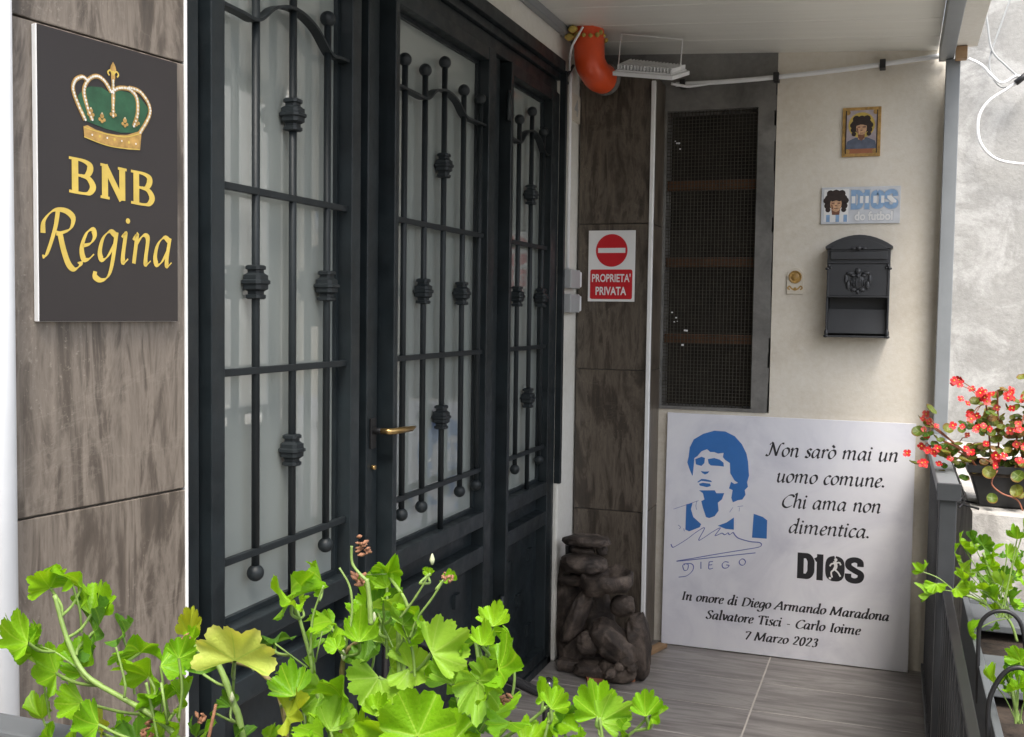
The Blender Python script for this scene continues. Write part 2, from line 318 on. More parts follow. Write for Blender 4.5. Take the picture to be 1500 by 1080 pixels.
G={ # pen skeletons: width, strokes ; x-height 1
'n':(.82,[[(0,.8),(.1,1),(.13,.9),(.13,0)],[(.13,.6),(.3,.92),(.46,1),(.58,.85),(.58,.2),(.64,0),(.8,.14)]]),
'm':(1.3,[[(0,.8),(.1,1),(.13,.9),(.13,0)],[(.13,.6),(.3,.92),(.44,1),(.55,.85),(.55,0)],[(.55,.6),(.72,.92),(.88,1),(1.0,.85),(1.0,.2),(1.06,0),(1.22,.14)]]),
'u':(.82,[[(0,.85),(.1,1),(.13,.85),(.13,.25),(.22,.02),(.36,.06),(.58,.45)],[(.58,1),(.58,.2),(.64,0),(.8,.14)]]),
'i':(.38,[[(0,.85),(.1,1),(.13,.85),(.13,.2),(.2,0),(.34,.14)]]),
'r':(.56,[[(0,.8),(.1,1),(.13,.9),(.13,0)],[(.13,.6),(.28,.93),(.42,1),(.5,.86)]]),
'o':(.70,[[(.32,1),(.12,.82),(.05,.45),(.18,.04),(.42,.08),(.6,.5),(.52,.9),(.32,1)]]),
'ò':(.70,[[(.32,1),(.12,.82),(.05,.45),(.18,.04),(.42,.08),(.6,.5),(.52,.9),(.32,1)],[(.2,1.55),(.42,1.28)]]),
'a':(.80,[[(.56,.9),(.34,1),(.12,.75),(.06,.3),(.18,.02),(.38,.16),(.57,.6)],[(.59,1),(.56,.25),(.62,.0),(.78,.14)]]),
'c':(.58,[[(.5,.84),(.38,1),(.15,.85),(.05,.4),(.16,.03),(.34,.02),(.52,.2)]]),
'e':(.58,[[(.08,.44),(.34,.54),(.46,.78),(.36,1),(.16,.86),(.05,.4),(.16,.03),(.34,.02),(.52,.2)]]),
's':(.52,[[(.44,.86),(.3,1),(.13,.86),(.2,.6),(.36,.4),(.38,.14),(.2,0),(.02,.12)]]),
't':(.46,[[(.2,1.32),(.15,.3),(.22,.02),(.38,.12)],[(0,.96),(.4,.96)]]),
'd':(.80,[[(.56,.9),(.34,1),(.12,.75),(.06,.3),(.18,.02),(.38,.16),(.57,.6)],[(.48,1.6),(.6,1.68),(.57,.25),(.62,0),(.78,.14)]]),
'h':(.82,[[(0,1.5),(.13,1.66),(.13,0)],[(.13,.6),(.3,.92),(.46,1),(.58,.85),(.58,.2),(.64,0),(.8,.14)]]),
'l':(.36,[[(0,1.5),(.13,1.66),(.13,.2),(.18,0),(.32,.12)]]),
'g':(.74,[[(.56,.9),(.34,1),(.12,.75),(.06,.3),(.18,.04),(.38,.18),(.57,.6)],[(.6,1),(.57,-.1),(.46,-.52),(.22,-.64),(.0,-.54),(-.02,-.36)]]),
'v':(.62,[[(0,.9),(.1,1),(.26,.02)],[(.26,.02),(.5,.55),(.54,1)]]),
'z':(.58,[[(.04,.95),(.5,.96)],[(.5,.96),(.02,.04)],[(.02,.04),(.54,.04)]]),
'N':(1.15,[[(-.22,.1),(-.05,.0),(.1,.2),(.2,1.42)],[(-.06,1.3),(.05,1.5),(.2,1.45),(.72,.02)],[(.72,.02),(.82,1.1),(.98,1.5),(1.2,1.5)]]),
'C':(.98,[[(.95,1.25),(.8,1.48),(.45,1.42),(.12,.9),(.12,.3),(.42,0),(.75,.1),(.95,.3)]]),
'D':(1.12,[[(.22,1.45),(.16,.03)],[(.02,1.42),(.4,1.5),(.85,1.3),(1.0,.8),(.8,.22),(.4,.0),(.02,.03)]]),
'A':(1.0,[[(-.1,.03),(.6,1.5)],[(.6,1.5),(.82,.03)],[(.18,.55),(.72,.55)],[(-.2,.03),(.1,.03)],[(.65,.03),(.98,.03)]]),
'M':(1.4,[[(.02,.03),(.2,1.47)],[(.2,1.47),(.56,.1)],[(.56,.1),(1.12,1.47)],[(1.12,1.47),(1.12,.03)],[(-.1,.03),(.18,.03)],[(.95,.03),(1.28,.03)],[(.05,1.47),(.22,1.47)],[(1.1,1.47),(1.28,1.47)]]),
'S':(.82,[[(.74,1.2),(.62,1.48),(.34,1.45),(.2,1.15),(.42,.82),(.64,.5),(.55,.1),(.28,0),(.04,.3)]]),
'T':(.9,[[(.42,1.47),(.42,.03)],[(.04,1.2),(.08,1.47),(.8,1.47),(.84,1.2)],[(.25,.03),(.6,.03)]]),
'I':(.5,[[(.22,1.47),(.22,.03)],[(.05,1.47),(.4,1.47)],[(.05,.03),(.4,.03)]]),
'R':(1.15,[[(.3,1.5),(.28,.9),(.12,.1),(-.02,-.02)],[(-.1,.72),(-.12,1.1),(.15,1.46),(.55,1.5),(.85,1.3),(.8,.95),(.5,.78),(.34,.76)],[(.46,.78),(.66,.25),(.9,-.2),(1.12,-.34),(1.3,-.2),(1.28,-.08)]]),
'7':(.72,[[(.08,1.2),(.1,1.42),(.62,1.42)],[(.62,1.42),(.22,0)]]),
'2':(.74,[[(.08,1.1),(.2,1.42),(.45,1.42),(.55,1.1),(.3,.5),(.05,.08)],[(.03,.06),(.6,.06)]]),
'0':(.74,[[(.34,1.45),(.14,1.2),(.06,.6),(.2,.03),(.4,.05),(.58,.6),(.54,1.25),(.34,1.45)]]),
'3':(.70,[[(.1,1.2),(.28,1.45),(.5,1.3),(.45,.95),(.25,.8)],[(.25,.8),(.5,.65),(.5,.2),(.28,0),(.04,.12)]]),
'.':(.32,[]),'-':(.6,[[(.08,.5),(.45,.5)]]),' ':(.48,[]),
}
def pen_text(mb,pl,text,a0,b0,a1,b1,xh,w,t,ang,slant=.2,h=.0012,mi=0,gap=.12):
    """writes text with a broad pen from (a0,b0) to (a1,b1) on the plane"""
    tot=sum(G[c][0]+gap for c in text)-gap; k=(a1-a0)/tot; sl=(b1-b0)/(a1-a0); x=a0; q=0
    for c in text:
        wd,st=G[c]
        if c=='.': disc(mb,pl,x+.12*k,b0+(x-a0)*sl+.10*xh,w*.62,h,mi,8)
        if c=='i': disc(mb,pl,x+.16*k+slant*1.4*xh,b0+(x-a0)*sl+1.42*xh,w*.55,h+.0003,mi,8)
        for s in st:
            pts=[(x+(px*k)+slant*py*xh, b0+(x+px*k-a0)*sl+py*xh) for px,py in s]
            ribbon(mb,pl,pts,w,t,ang,h+(q%7)*.00004,mi,5 if len(s)>2 else 1); q+=1
        x+=(wd+gap)*k
def font_mesh(mb,pl,text,a0,b0,width,height,h=.001,mi=0,bold=.0,shear=0.,depth=0):
    cu=bpy.data.curves.new('t','FONT'); cu.body=text; cu.size=1; cu.offset=bold; cu.resolution_u=3; cu.shear=shear; cu.fill_mode='BOTH'
    ob=bpy.data.objects.new('t',cu); COL.objects.link(ob); dg=bpy.context.evaluated_depsgraph_get()
    me=bpy.data.meshes.new_from_object(ob.evaluated_get(dg)); vs=[v.co.copy() for v in me.vertices]; fs=[tuple(p.vertices) for p in me.polygons]
    x0=min(v.x for v in vs);x1=max(v.x for v in vs);y0=min(v.y for v in vs);y1=max(v.y for v in vs)
    mb.add([pl.P(a0+(v.x-x0)/(x1-x0)*width,b0+(v.y-y0)/(y1-y0)*height,h) for v in vs],fs,mi)
    bpy.data.objects.remove(ob); bpy.data.curves.remove(cu); bpy.data.meshes.remove(me)

def d10s(m,pl,a,b,w,h,g=0.,z=.0005,mi=0):
    """heavy condensed D10S inside the box (a,b,w,h); g grows every stroke"""
    def R(u0,v0,u1,v1,q=0): poly(m,pl,[(a+u0*w-g,b+v0*h-g),(a+u1*w+g,b+v0*h-g),(a+u1*w+g,b+v1*h+g),(a+u0*w-g,b+v1*h+g)],z+q,mi)
    def B(pts,wv,t,q=.00006): ribbon(m,pl,[(a+u*w,b+v*h) for u,v in pts],wv*w,t*w+2*g,0,z+q,mi,6)
    R(0,0,.096,1)
    B([(.08,.90),(.16,.885),(.208,.72),(.212,.5),(.208,.28),(.16,.115),(.08,.10)],.024,.082)
    R(.305,0,.40,1); B([(.275,.76),(.325,.84),(.35,.97)],0,.06)
    B([(.585,.89),(.51,.80),(.492,.5),(.51,.20),(.585,.11),(.66,.20),(.678,.5),(.66,.80),(.585,.89)],.03,.080)
    B([(.975,.655),(.965,.84),(.885,.905),(.80,.82),(.798,.64),(.885,.5),(.98,.37),(.968,.17),(.885,.095),(.80,.17),(.79,.36)],.016,.080)
CROWN={"band":[[-0.2279,1.6907],[-0.2197,1.6936],[-0.2039,1.6893],[-0.1845,1.6871],[-0.1613,1.687],[-0.1376,1.6906],[-0.1062,1.7029],[-0.11,1.6687],[-0.1378,1.6659],[-0.1846,1.6677],[-0.2262,1.6731]],"green":[[-0.2381,1.7374],[-0.2274,1.7496],[-0.2128,1.7575],[-0.1904,1.7602],[-0.1741,1.7544],[-0.154,1.7623],[-0.1302,1.7625],[-0.1094,1.7582],[-0.0896,1.7427],[-0.1026,1.7133],[-0.1168,1.6975],[-0.1512,1.6922],[-0.1844,1.6939],[-0.2197,1.6997],[-0.2321,1.7181]],"fleur":[[-0.167,1.8066],[-0.1624,1.8007],[-0.1605,1.7948],[-0.1632,1.788],[-0.1626,1.7818],[-0.164,1.7731],[-0.1706,1.7718],[-0.1712,1.7801],[-0.1712,1.7864],[-0.1738,1.7921],[-0.1717,1.7993]]}
ARCH=[[[-0.2241,1.7016],[-0.2382,1.7247],[-0.2472,1.7459],[-0.2434,1.7607],[-0.2297,1.7695],[-0.2191,1.7655]],[[-0.2101,1.7039],[-0.2213,1.7277],[-0.2261,1.7498],[-0.2159,1.7682],[-0.1999,1.7765],[-0.1838,1.7708],[-0.1708,1.756]],[[-0.1708,1.756],[-0.154,1.766],[-0.1316,1.7676],[-0.1164,1.7553],[-0.1152,1.7302],[-0.1237,1.7072]],[[-0.1336,1.7704],[-0.1093,1.768],[-0.0896,1.7493],[-0.0897,1.729],[-0.1098,1.6986]],[[-0.1673,1.7756],[-0.1668,1.7557],[-0.1677,1.7176]]]
FLEUR2=[[-0.2133,1.7101],[-0.1908,1.7055],[-0.1677,1.7176],[-0.143,1.7058],[-0.1181,1.7119]]
BAND2=[[[-0.2267,1.6894],[-0.2039,1.6868],[-0.1713,1.6849],[-0.1376,1.6873],[-0.107,1.6985]],[[-0.2269,1.674],[-0.1912,1.6678],[-0.1581,1.6662],[-0.1114,1.6696]]]
BNBT=[[-0.2562,1.5815],[-0.0783,1.5734],[-0.2532,1.6386],[-0.078,1.6289]]
REGT=[[-0.298,1.4759],[-0.2795,1.5489],[-0.0395,1.4682],[-0.1931,1.439],[-0.1351,1.552],[-0.0392,1.5306]]
PORT=[[[-0.7839,0.7198],[-0.7958,0.7457],[-0.8064,0.775],[-0.8016,0.7987],[-0.7979,0.8388],[-0.7821,0.873],[-0.7431,0.8983],[-0.6976,0.9138],[-0.6521,0.9129],[-0.6129,0.8953],[-0.5831,0.8642],[-0.5629,0.8262],[-0.5557,0.7939],[-0.5498,0.7354],[-0.5568,0.7088],[-0.5531,0.6893],[-0.5655,0.6753],[-0.5618,0.6559],[-0.5742,0.6353],[-0.5934,0.6306],[-0.6125,0.6206],[-0.6194,0.6385],[-0.6151,0.6718],[-0.6301,0.6773],[-0.6224,0.7056],[-0.6079,0.6973],[-0.5939,0.7029],[-0.6083,0.7118],[-0.6184,0.7276],[-0.6265,0.7402],[-0.6294,0.7828],[-0.6492,0.7947],[-0.6592,0.806],[-0.6564,0.8239],[-0.6791,0.8193],[-0.6955,0.8249],[-0.7118,0.8239],[-0.7252,0.8351],[-0.748,0.8251],[-0.764,0.8043],[-0.777,0.7948],[-0.7794,0.7534],[-0.782,0.7233]],[[-0.7736,0.7904],[-0.7475,0.8019],[-0.7329,0.7975],[-0.735,0.7762],[-0.7466,0.7635],[-0.7698,0.7687]],[[-0.721,0.7936],[-0.6949,0.7998],[-0.6719,0.7946],[-0.6554,0.7825],[-0.6537,0.7668],[-0.6746,0.7681],[-0.7072,0.768],[-0.7173,0.776]],[[-0.7493,0.7421],[-0.7328,0.7405],[-0.7132,0.7431],[-0.7195,0.7341],[-0.7312,0.7286],[-0.7426,0.7345]],[[-0.7615,0.696],[-0.7453,0.7091],[-0.7288,0.7089],[-0.7057,0.7051],[-0.7003,0.6982],[-0.7253,0.6998],[-0.7451,0.7011],[-0.7594,0.6922]],[[-0.7547,0.6885],[-0.7383,0.6936],[-0.7087,0.6917],[-0.7052,0.682],[-0.7214,0.6762],[-0.7512,0.6808]],[[-0.754,0.6606],[-0.6884,0.6653],[-0.6816,0.6538],[-0.649,0.6562],[-0.6581,0.6291],[-0.6741,0.6146],[-0.67,0.5818],[-0.6858,0.5573],[-0.7085,0.5475],[-0.7218,0.5511],[-0.7359,0.59],[-0.7431,0.6161],[-0.7301,0.6237],[-0.7373,0.6498]],[[-0.8057,0.598],[-0.7793,0.6054],[-0.7853,0.5795],[-0.7746,0.5469],[-0.7408,0.5196],[-0.7471,0.5057],[-0.7898,0.4854],[-0.8066,0.4907]],[[-0.6718,0.5186],[-0.6363,0.5348],[-0.6064,0.5584],[-0.6051,0.5076],[-0.6389,0.5081]],[[-0.5266,0.5799],[-0.4894,0.5697],[-0.4713,0.5568],[-0.4712,0.4816],[-0.5305,0.481]]]
PLINE=[[[[-0.8587,0.5738],[-0.8089,0.5944],[-0.755,0.6172]],1.6],[[[-0.7616,0.6147],[-0.7651,0.5944],[-0.7607,0.5781]],1.6],[[[-0.6244,0.5787],[-0.612,0.5995]],1.4],[[[-0.5927,0.6043],[-0.5703,0.6093]],1.4],[[[-0.5849,0.6016],[-0.5858,0.5851]],1.3],[[[-0.8371,0.5083],[-0.8268,0.499],[-0.8334,0.4918]],2],[[[-0.8134,0.4955],[-0.8104,0.4836]],2],[[[-0.7968,0.4995],[-0.7918,0.4852]],2]]
SIG=[[[-0.8655,0.4249],[-0.8599,0.4133],[-0.8485,0.4157],[-0.799,0.451],[-0.7599,0.4846],[-0.726,0.5054],[-0.7492,0.454],[-0.7328,0.4601],[-0.694,0.4901],[-0.6605,0.5109],[-0.6819,0.4759],[-0.6547,0.4888],[-0.6416,0.4833],[-0.6288,0.4924],[-0.6221,0.485],[-0.6081,0.4955],[-0.5994,0.485],[-0.583,0.4732],[-0.5377,0.464],[-0.5025,0.4638],[-0.4915,0.4569],[-0.4989,0.4457],[-0.5369,0.4344],[-0.6657,0.4015],[-0.7639,0.375],[-0.8404,0.3543],[-0.7308,0.3754],[-0.6135,0.3996],[-0.5142,0.4194]],[[-0.8032,0.343],[-0.8132,0.3387],[-0.806,0.3191],[-0.7927,0.3238],[-0.7899,0.3443],[-0.8,0.3467]],[[-0.81,0.3457],[-0.78,0.3499],[-0.7678,0.3397],[-0.7726,0.319],[-0.7955,0.2966],[-0.8288,0.2879]],[[-0.7371,0.3614],[-0.7364,0.332]],[[-0.7028,0.3646],[-0.7035,0.3358],[-0.6865,0.3395]],[[-0.7028,0.3646],[-0.6871,0.3675]],[[-0.7025,0.3513],[-0.6894,0.3539]],[[-0.6225,0.3702],[-0.6388,0.3707],[-0.6489,0.3578],[-0.6434,0.345],[-0.6284,0.3464],[-0.6202,0.3572],[-0.632,0.3581]],[[-0.568,0.3906],[-0.5793,0.3777],[-0.5738,0.3649],[-0.5609,0.3649],[-0.5535,0.3788],[-0.5615,0.3886],[-0.5692,0.3892]]]
LEAVES=[[0,[-0.7049,0.7404,1.1467],[-0.249,-0.52,0.817],[0.883,-0.469,-0.029],0.0306,0.96,"n"],[0,[-0.6933,0.7656,1.1418],[0.275,-0.325,0.905],[-0.233,-0.936,-0.265],0.0312,1.04,"n"],[0,[-0.6837,0.7668,1.1178],[0.107,0.617,0.78],[0.227,-0.779,0.585],0.035,1.09,"n"],[0,[-0.6794,0.7652,1.103],[0.881,0.087,0.464],[-0.213,-0.805,0.554],0.0349,1.34,"d"],[0,[-0.6996,0.7082,1.1071],[-0.669,-0.702,0.242],[0.637,-0.376,0.673],0.0308,1.0,"n"],[0,[-0.7186,0.729,1.0987],[0.541,0.493,0.681],[0.006,-0.812,0.584],0.0195,0.69,"n"],[0,[-0.7073,0.7493,1.0658],[-0.616,-0.692,0.375],[0.735,-0.336,0.588],0.036,1.02,"n"],[0,[-0.6784,0.7441,1.0762],[0.045,0.577,0.816],[0.041,-0.817,0.575],0.0342,0.96,"n"],[0,[-0.6224,0.7586,1.0925],[-0.043,-0.514,0.857],[0.5,-0.753,-0.427],0.0328,1.03,"n"],[0,[-0.5956,0.7371,1.0814],[0.397,-0.284,0.873],[-0.09,-0.958,-0.271],0.0306,1.04,"n"],[0,[-0.6835,0.7564,1.0666],[-0.977,0.112,-0.183],[-0.206,-0.734,0.647],0.0211,0.69,"n"],[0,[-0.6855,0.7593,1.0388],[-0.606,-0.792,-0.074],[0.534,-0.474,0.7],0.0274,1.01,"n"],[0,[-0.639,0.7255,1.0372],[-0.587,-0.752,0.299],[0.706,-0.296,0.644],0.0272,0.96,"n"],[0,[-0.6803,0.7723,1.0074],[0.697,0.034,0.717],[-0.355,-0.852,0.385],0.0303,0.95,"y"],[0,[-0.651,0.7599,1.0133],[0.888,-0.17,0.428],[-0.403,-0.735,0.545],0.0284,0.96,"n"],[0,[-0.5649,0.7347,1.0342],[0.45,-0.298,0.842],[-0.556,-0.831,0.003],0.0279,1.15,"n"],[0,[-0.5756,0.7524,1.0531],[0.822,0.071,0.565],[-0.281,-0.813,0.51],0.0356,0.9,"n"],[1,[-0.4794,0.6948,1.1236],[0.108,-0.164,0.981],[0.301,-0.935,-0.189],0.0386,1.03,"y2"],[1,[-0.5125,0.8041,1.101],[-0.071,-0.512,0.856],[0.564,-0.728,-0.389],0.0293,0.99,"d"],[1,[-0.4522,0.7345,1.1653],[-0.017,-0.552,0.834],[0.961,-0.24,-0.14],0.0287,1.14,"n"],[1,[-0.4354,0.7072,1.1719],[-0.314,-0.949,-0.014],[0.406,-0.148,0.902],0.0223,0.97,"n"],[1,[-0.4428,0.7659,1.1716],[0.314,-0.549,0.774],[-0.762,-0.632,-0.139],0.0239,1.15,"n"],[1,[-0.4687,0.7743,1.1487],[0.012,-0.713,0.701],[0.986,0.124,0.109],0.0104,1.02,"n"],[1,[-0.4254,0.7571,1.1403],[0.103,-0.51,0.854],[-0.194,-0.852,-0.486],0.0258,0.92,"n"],[1,[-0.4341,0.768,1.1334],[-0.982,0.177,0.072],[-0.07,-0.683,0.727],0.0205,0.81,"n"],[1,[-0.4207,0.75,1.1265],[-0.61,0.687,0.395],[0.044,-0.468,0.883],0.01,1.02,"n"],[1,[-0.3855,0.7238,1.1412],[-0.342,0.545,0.766],[0.459,-0.614,0.642],0.0213,0.96,"n"],[2,[-0.3907,0.7723,1.1435],[-0.637,0.492,0.593],[0.035,-0.75,0.66],0.0292,1.04,"n"],[2,[-0.3889,0.7728,1.1259],[0.24,0.525,0.817],[0.329,-0.835,0.44],0.0304,1.06,"l"],[2,[-0.3569,0.7448,1.1418],[0.618,0.59,0.52],[0.272,-0.781,0.562],0.0205,0.97,"n"],[2,[-0.3847,0.7696,1.184],[0.337,-0.263,0.904],[0.245,-0.903,-0.354],0.0279,0.58,"n"],[2,[-0.3797,0.7598,1.1761],[-0.793,0.479,0.377],[0.051,-0.564,0.824],0.0143,1.04,"n"],[2,[-0.3678,0.752,1.16],[0.388,-0.2,0.9],[0.082,-0.965,-0.249],0.0218,0.92,"l"],[2,[-0.3433,0.7418,1.1584],[0.273,-0.453,0.849],[-0.563,-0.79,-0.241],0.0235,0.91,"n"],[2,[-0.3468,0.7655,1.1887],[-0.552,-0.597,0.582],[0.833,-0.421,0.359],0.0077,0.79,"n"],[2,[-0.3348,0.7416,1.1954],[0.885,0.087,0.458],[-0.184,-0.838,0.514],0.0064,0.72,"n"],[2,[-0.3227,0.743,1.192],[0.989,0.105,0.104],[0.002,-0.713,0.701],0.0127,0.59,"n"],[2,[-0.3307,0.7391,1.1348],[0.698,0.616,0.365],[0.444,-0.772,0.454],0.0328,1.06,"l"],[2,[-0.3049,0.767,1.1383],[-0.065,-0.502,0.862],[0.73,-0.613,-0.302],0.027,1.09,"n"],[2,[-0.2778,0.7097,1.1559],[-0.01,0.732,0.682],[0.091,-0.678,0.729],0.014,0.98,"n"],[2,[-0.2783,0.7346,1.163],[-0.129,0.67,0.731],[0.078,-0.728,0.681],0.0175,1.04,"n"],[2,[-0.2664,0.7155,1.1382],[0.938,-0.102,0.331],[-0.294,-0.738,0.607],0.027,1.1,"n"],[2,[-0.3566,0.7547,1.1151],[0.992,-0.025,0.121],[-0.068,-0.93,0.362],0.0262,0.9,"l"],[2,[-0.3841,0.7551,1.1036],[-0.321,-0.552,-0.77],[0.34,-0.826,0.45],0.0276,1.07,"l"],[2,[-0.3236,0.7,1.0853],[0.249,0.492,0.834],[0.319,-0.855,0.409],0.0465,1.06,"n"],[2,[-0.3582,0.7177,1.0722],[-0.363,-0.477,0.8],[0.668,-0.732,-0.133],0.0451,1.05,"n"],[2,[-0.371,0.7264,1.0833],[-0.188,0.482,0.856],[0.42,-0.748,0.514],0.0181,1.01,"n"],[2,[-0.2822,0.7148,1.1272],[-0.017,0.197,-0.98],[0.36,-0.913,-0.19],0.0262,0.81,"l"],[2,[-0.274,0.7108,1.1209],[0.847,-0.441,0.297],[-0.493,-0.444,0.748],0.02,1.06,"n"],[2,[-0.3001,0.761,1.0877],[0.253,-0.541,-0.802],[0.2,-0.782,0.591],0.0258,1.11,"d"],[2,[-0.278,0.7332,1.0976],[0.356,0.923,-0.149],[0.517,-0.062,0.854],0.0175,0.91,"n"],[2,[-0.26,0.726,1.0955],[-0.023,-0.84,-0.542],[0.015,-0.543,0.84],0.0193,1.04,"n"],[3,[-0.2466,0.7611,1.1012],[-0.414,0.16,0.896],[0.613,-0.679,0.404],0.0189,0.43,"n"],[3,[-0.2312,0.7397,1.1206],[-0.168,-0.266,0.949],[0.814,-0.58,-0.018],0.0112,0.36,"n"],[3,[-0.2248,0.7132,1.1149],[0.415,0.55,0.724],[0.211,-0.833,0.512],0.0167,0.92,"n"],[3,[-0.2421,0.7632,1.0909],[0.783,-0.218,-0.582],[0.376,-0.579,0.724],0.0274,0.79,"n"],[3,[-0.2042,0.7678,1.0927],[-0.351,0.428,0.833],[0.228,-0.823,0.519],0.0302,0.97,"n"],[3,[-0.1976,0.7489,1.0968],[0.661,0.652,0.371],[0.468,-0.745,0.474],0.0233,0.89,"l"],[3,[-0.1845,0.7622,1.0829],[0.766,-0.27,0.583],[-0.555,-0.735,0.389],0.0226,0.86,"n"],[3,[-0.1619,0.7428,1.1079],[-0.252,0.427,0.869],[0.364,-0.79,0.493],0.0188,0.89,"n"],[3,[-0.1596,0.7486,1.1061],[0.964,-0.246,0.1],[-0.248,-0.696,0.674],0.017,0.94,"n"],[1,[-0.4562,0.7694,1.0906],[0.768,-0.439,0.466],[-0.639,-0.572,0.514],0.0219,0.96,"n"],[1,[-0.4415,0.7206,1.0917],[-0.745,0.44,0.501],[0.249,-0.513,0.821],0.025,1.03,"n"],[1,[-0.449,0.7217,1.0736],[0.944,0.101,0.313],[-0.119,-0.783,0.611],0.0328,0.77,"y"],[1,[-0.4474,0.7526,1.0424],[0.153,-0.786,0.599],[0.842,0.421,0.337],0.0295,1.17,"n"],[1,[-0.4121,0.716,1.0635],[0.417,-0.591,0.691],[-0.867,-0.486,0.108],0.0214,0.98,"n"],[1,[-0.5412,0.7393,1.0902],[-0.35,0.59,0.728],[0.148,-0.733,0.664],0.0196,0.94,"d"],[1,[-0.5683,0.7562,1.1156],[-0.012,0.309,0.951],[0.501,-0.821,0.273],0.0273,0.47,"y"],[1,[-0.56,0.7442,1.1141],[0.526,0.553,0.646],[0.204,-0.82,0.535],0.0152,0.7,"n"],[1,[-0.5179,0.7458,1.0636],[-0.761,0.341,0.552],[0.211,-0.675,0.707],0.0127,0.86,"d"],[1,[-0.5719,0.7962,1.0325],[-0.047,-0.714,0.699],[0.998,-0.012,0.055],0.0112,1.02,"d"],[1,[-0.4032,0.728,1.0934],[0.337,-0.263,0.904],[-0.199,-0.958,-0.205],0.027,0.76,"n"],[1,[-0.395,0.7063,1.1404],[-0.574,0.683,0.452],[-0.063,-0.587,0.807],0.0105,0.87,"n"],[0,[-0.6003,0.7626,1.0194],[-0.182,-0.725,0.665],[0.974,-0.042,0.221],0.0267,1.0,"n"],[0,[-0.6179,0.748,1.0149],[-0.512,0.656,0.555],[0.346,-0.434,0.832],0.0241,1.02,"d"],[1,[-0.5628,0.7706,1.0147],[0.017,-0.741,0.672],[0.968,0.181,0.175],0.0266,1.03,"n"],[1,[-0.5082,0.7425,1.0328],[-0.26,-0.774,0.578],[0.925,-0.029,0.378],0.023,0.98,"d"],[1,[-0.4945,0.7678,1.0252],[-0.182,-0.746,0.64],[0.973,-0.042,0.228],0.0211,1.01,"n"],[1,[-0.4107,0.7651,1.0404],[-0.653,0.503,0.566],[0.105,-0.68,0.725],0.026,1.04,"n"],[2,[-0.3094,0.7287,1.0702],[0.41,0.763,0.501],[0.392,-0.643,0.658],0.024,1.04,"n"],[3,[-0.2565,0.7511,1.0666],[0.398,0.796,0.455],[0.326,-0.586,0.742],0.024,1.0,"n"],[3,[-0.2122,0.7297,1.0818],[0.633,-0.593,0.498],[-0.729,-0.24,0.641],0.02,1.0,"n"],[0,[-0.6847,0.7469,1.005],[-0.103,-0.767,0.633],[0.939,0.134,0.316],0.0246,0.96,"n"],[2,[-0.3299,0.7686,1.102],[0.209,0.785,0.583],[0.09,-0.609,0.788],0.0197,1.05,"n"],[2,[-0.3742,0.7407,1.171],[-0.05,-0.626,0.778],[0.993,-0.113,-0.026],0.0086,1.01,"n"]]
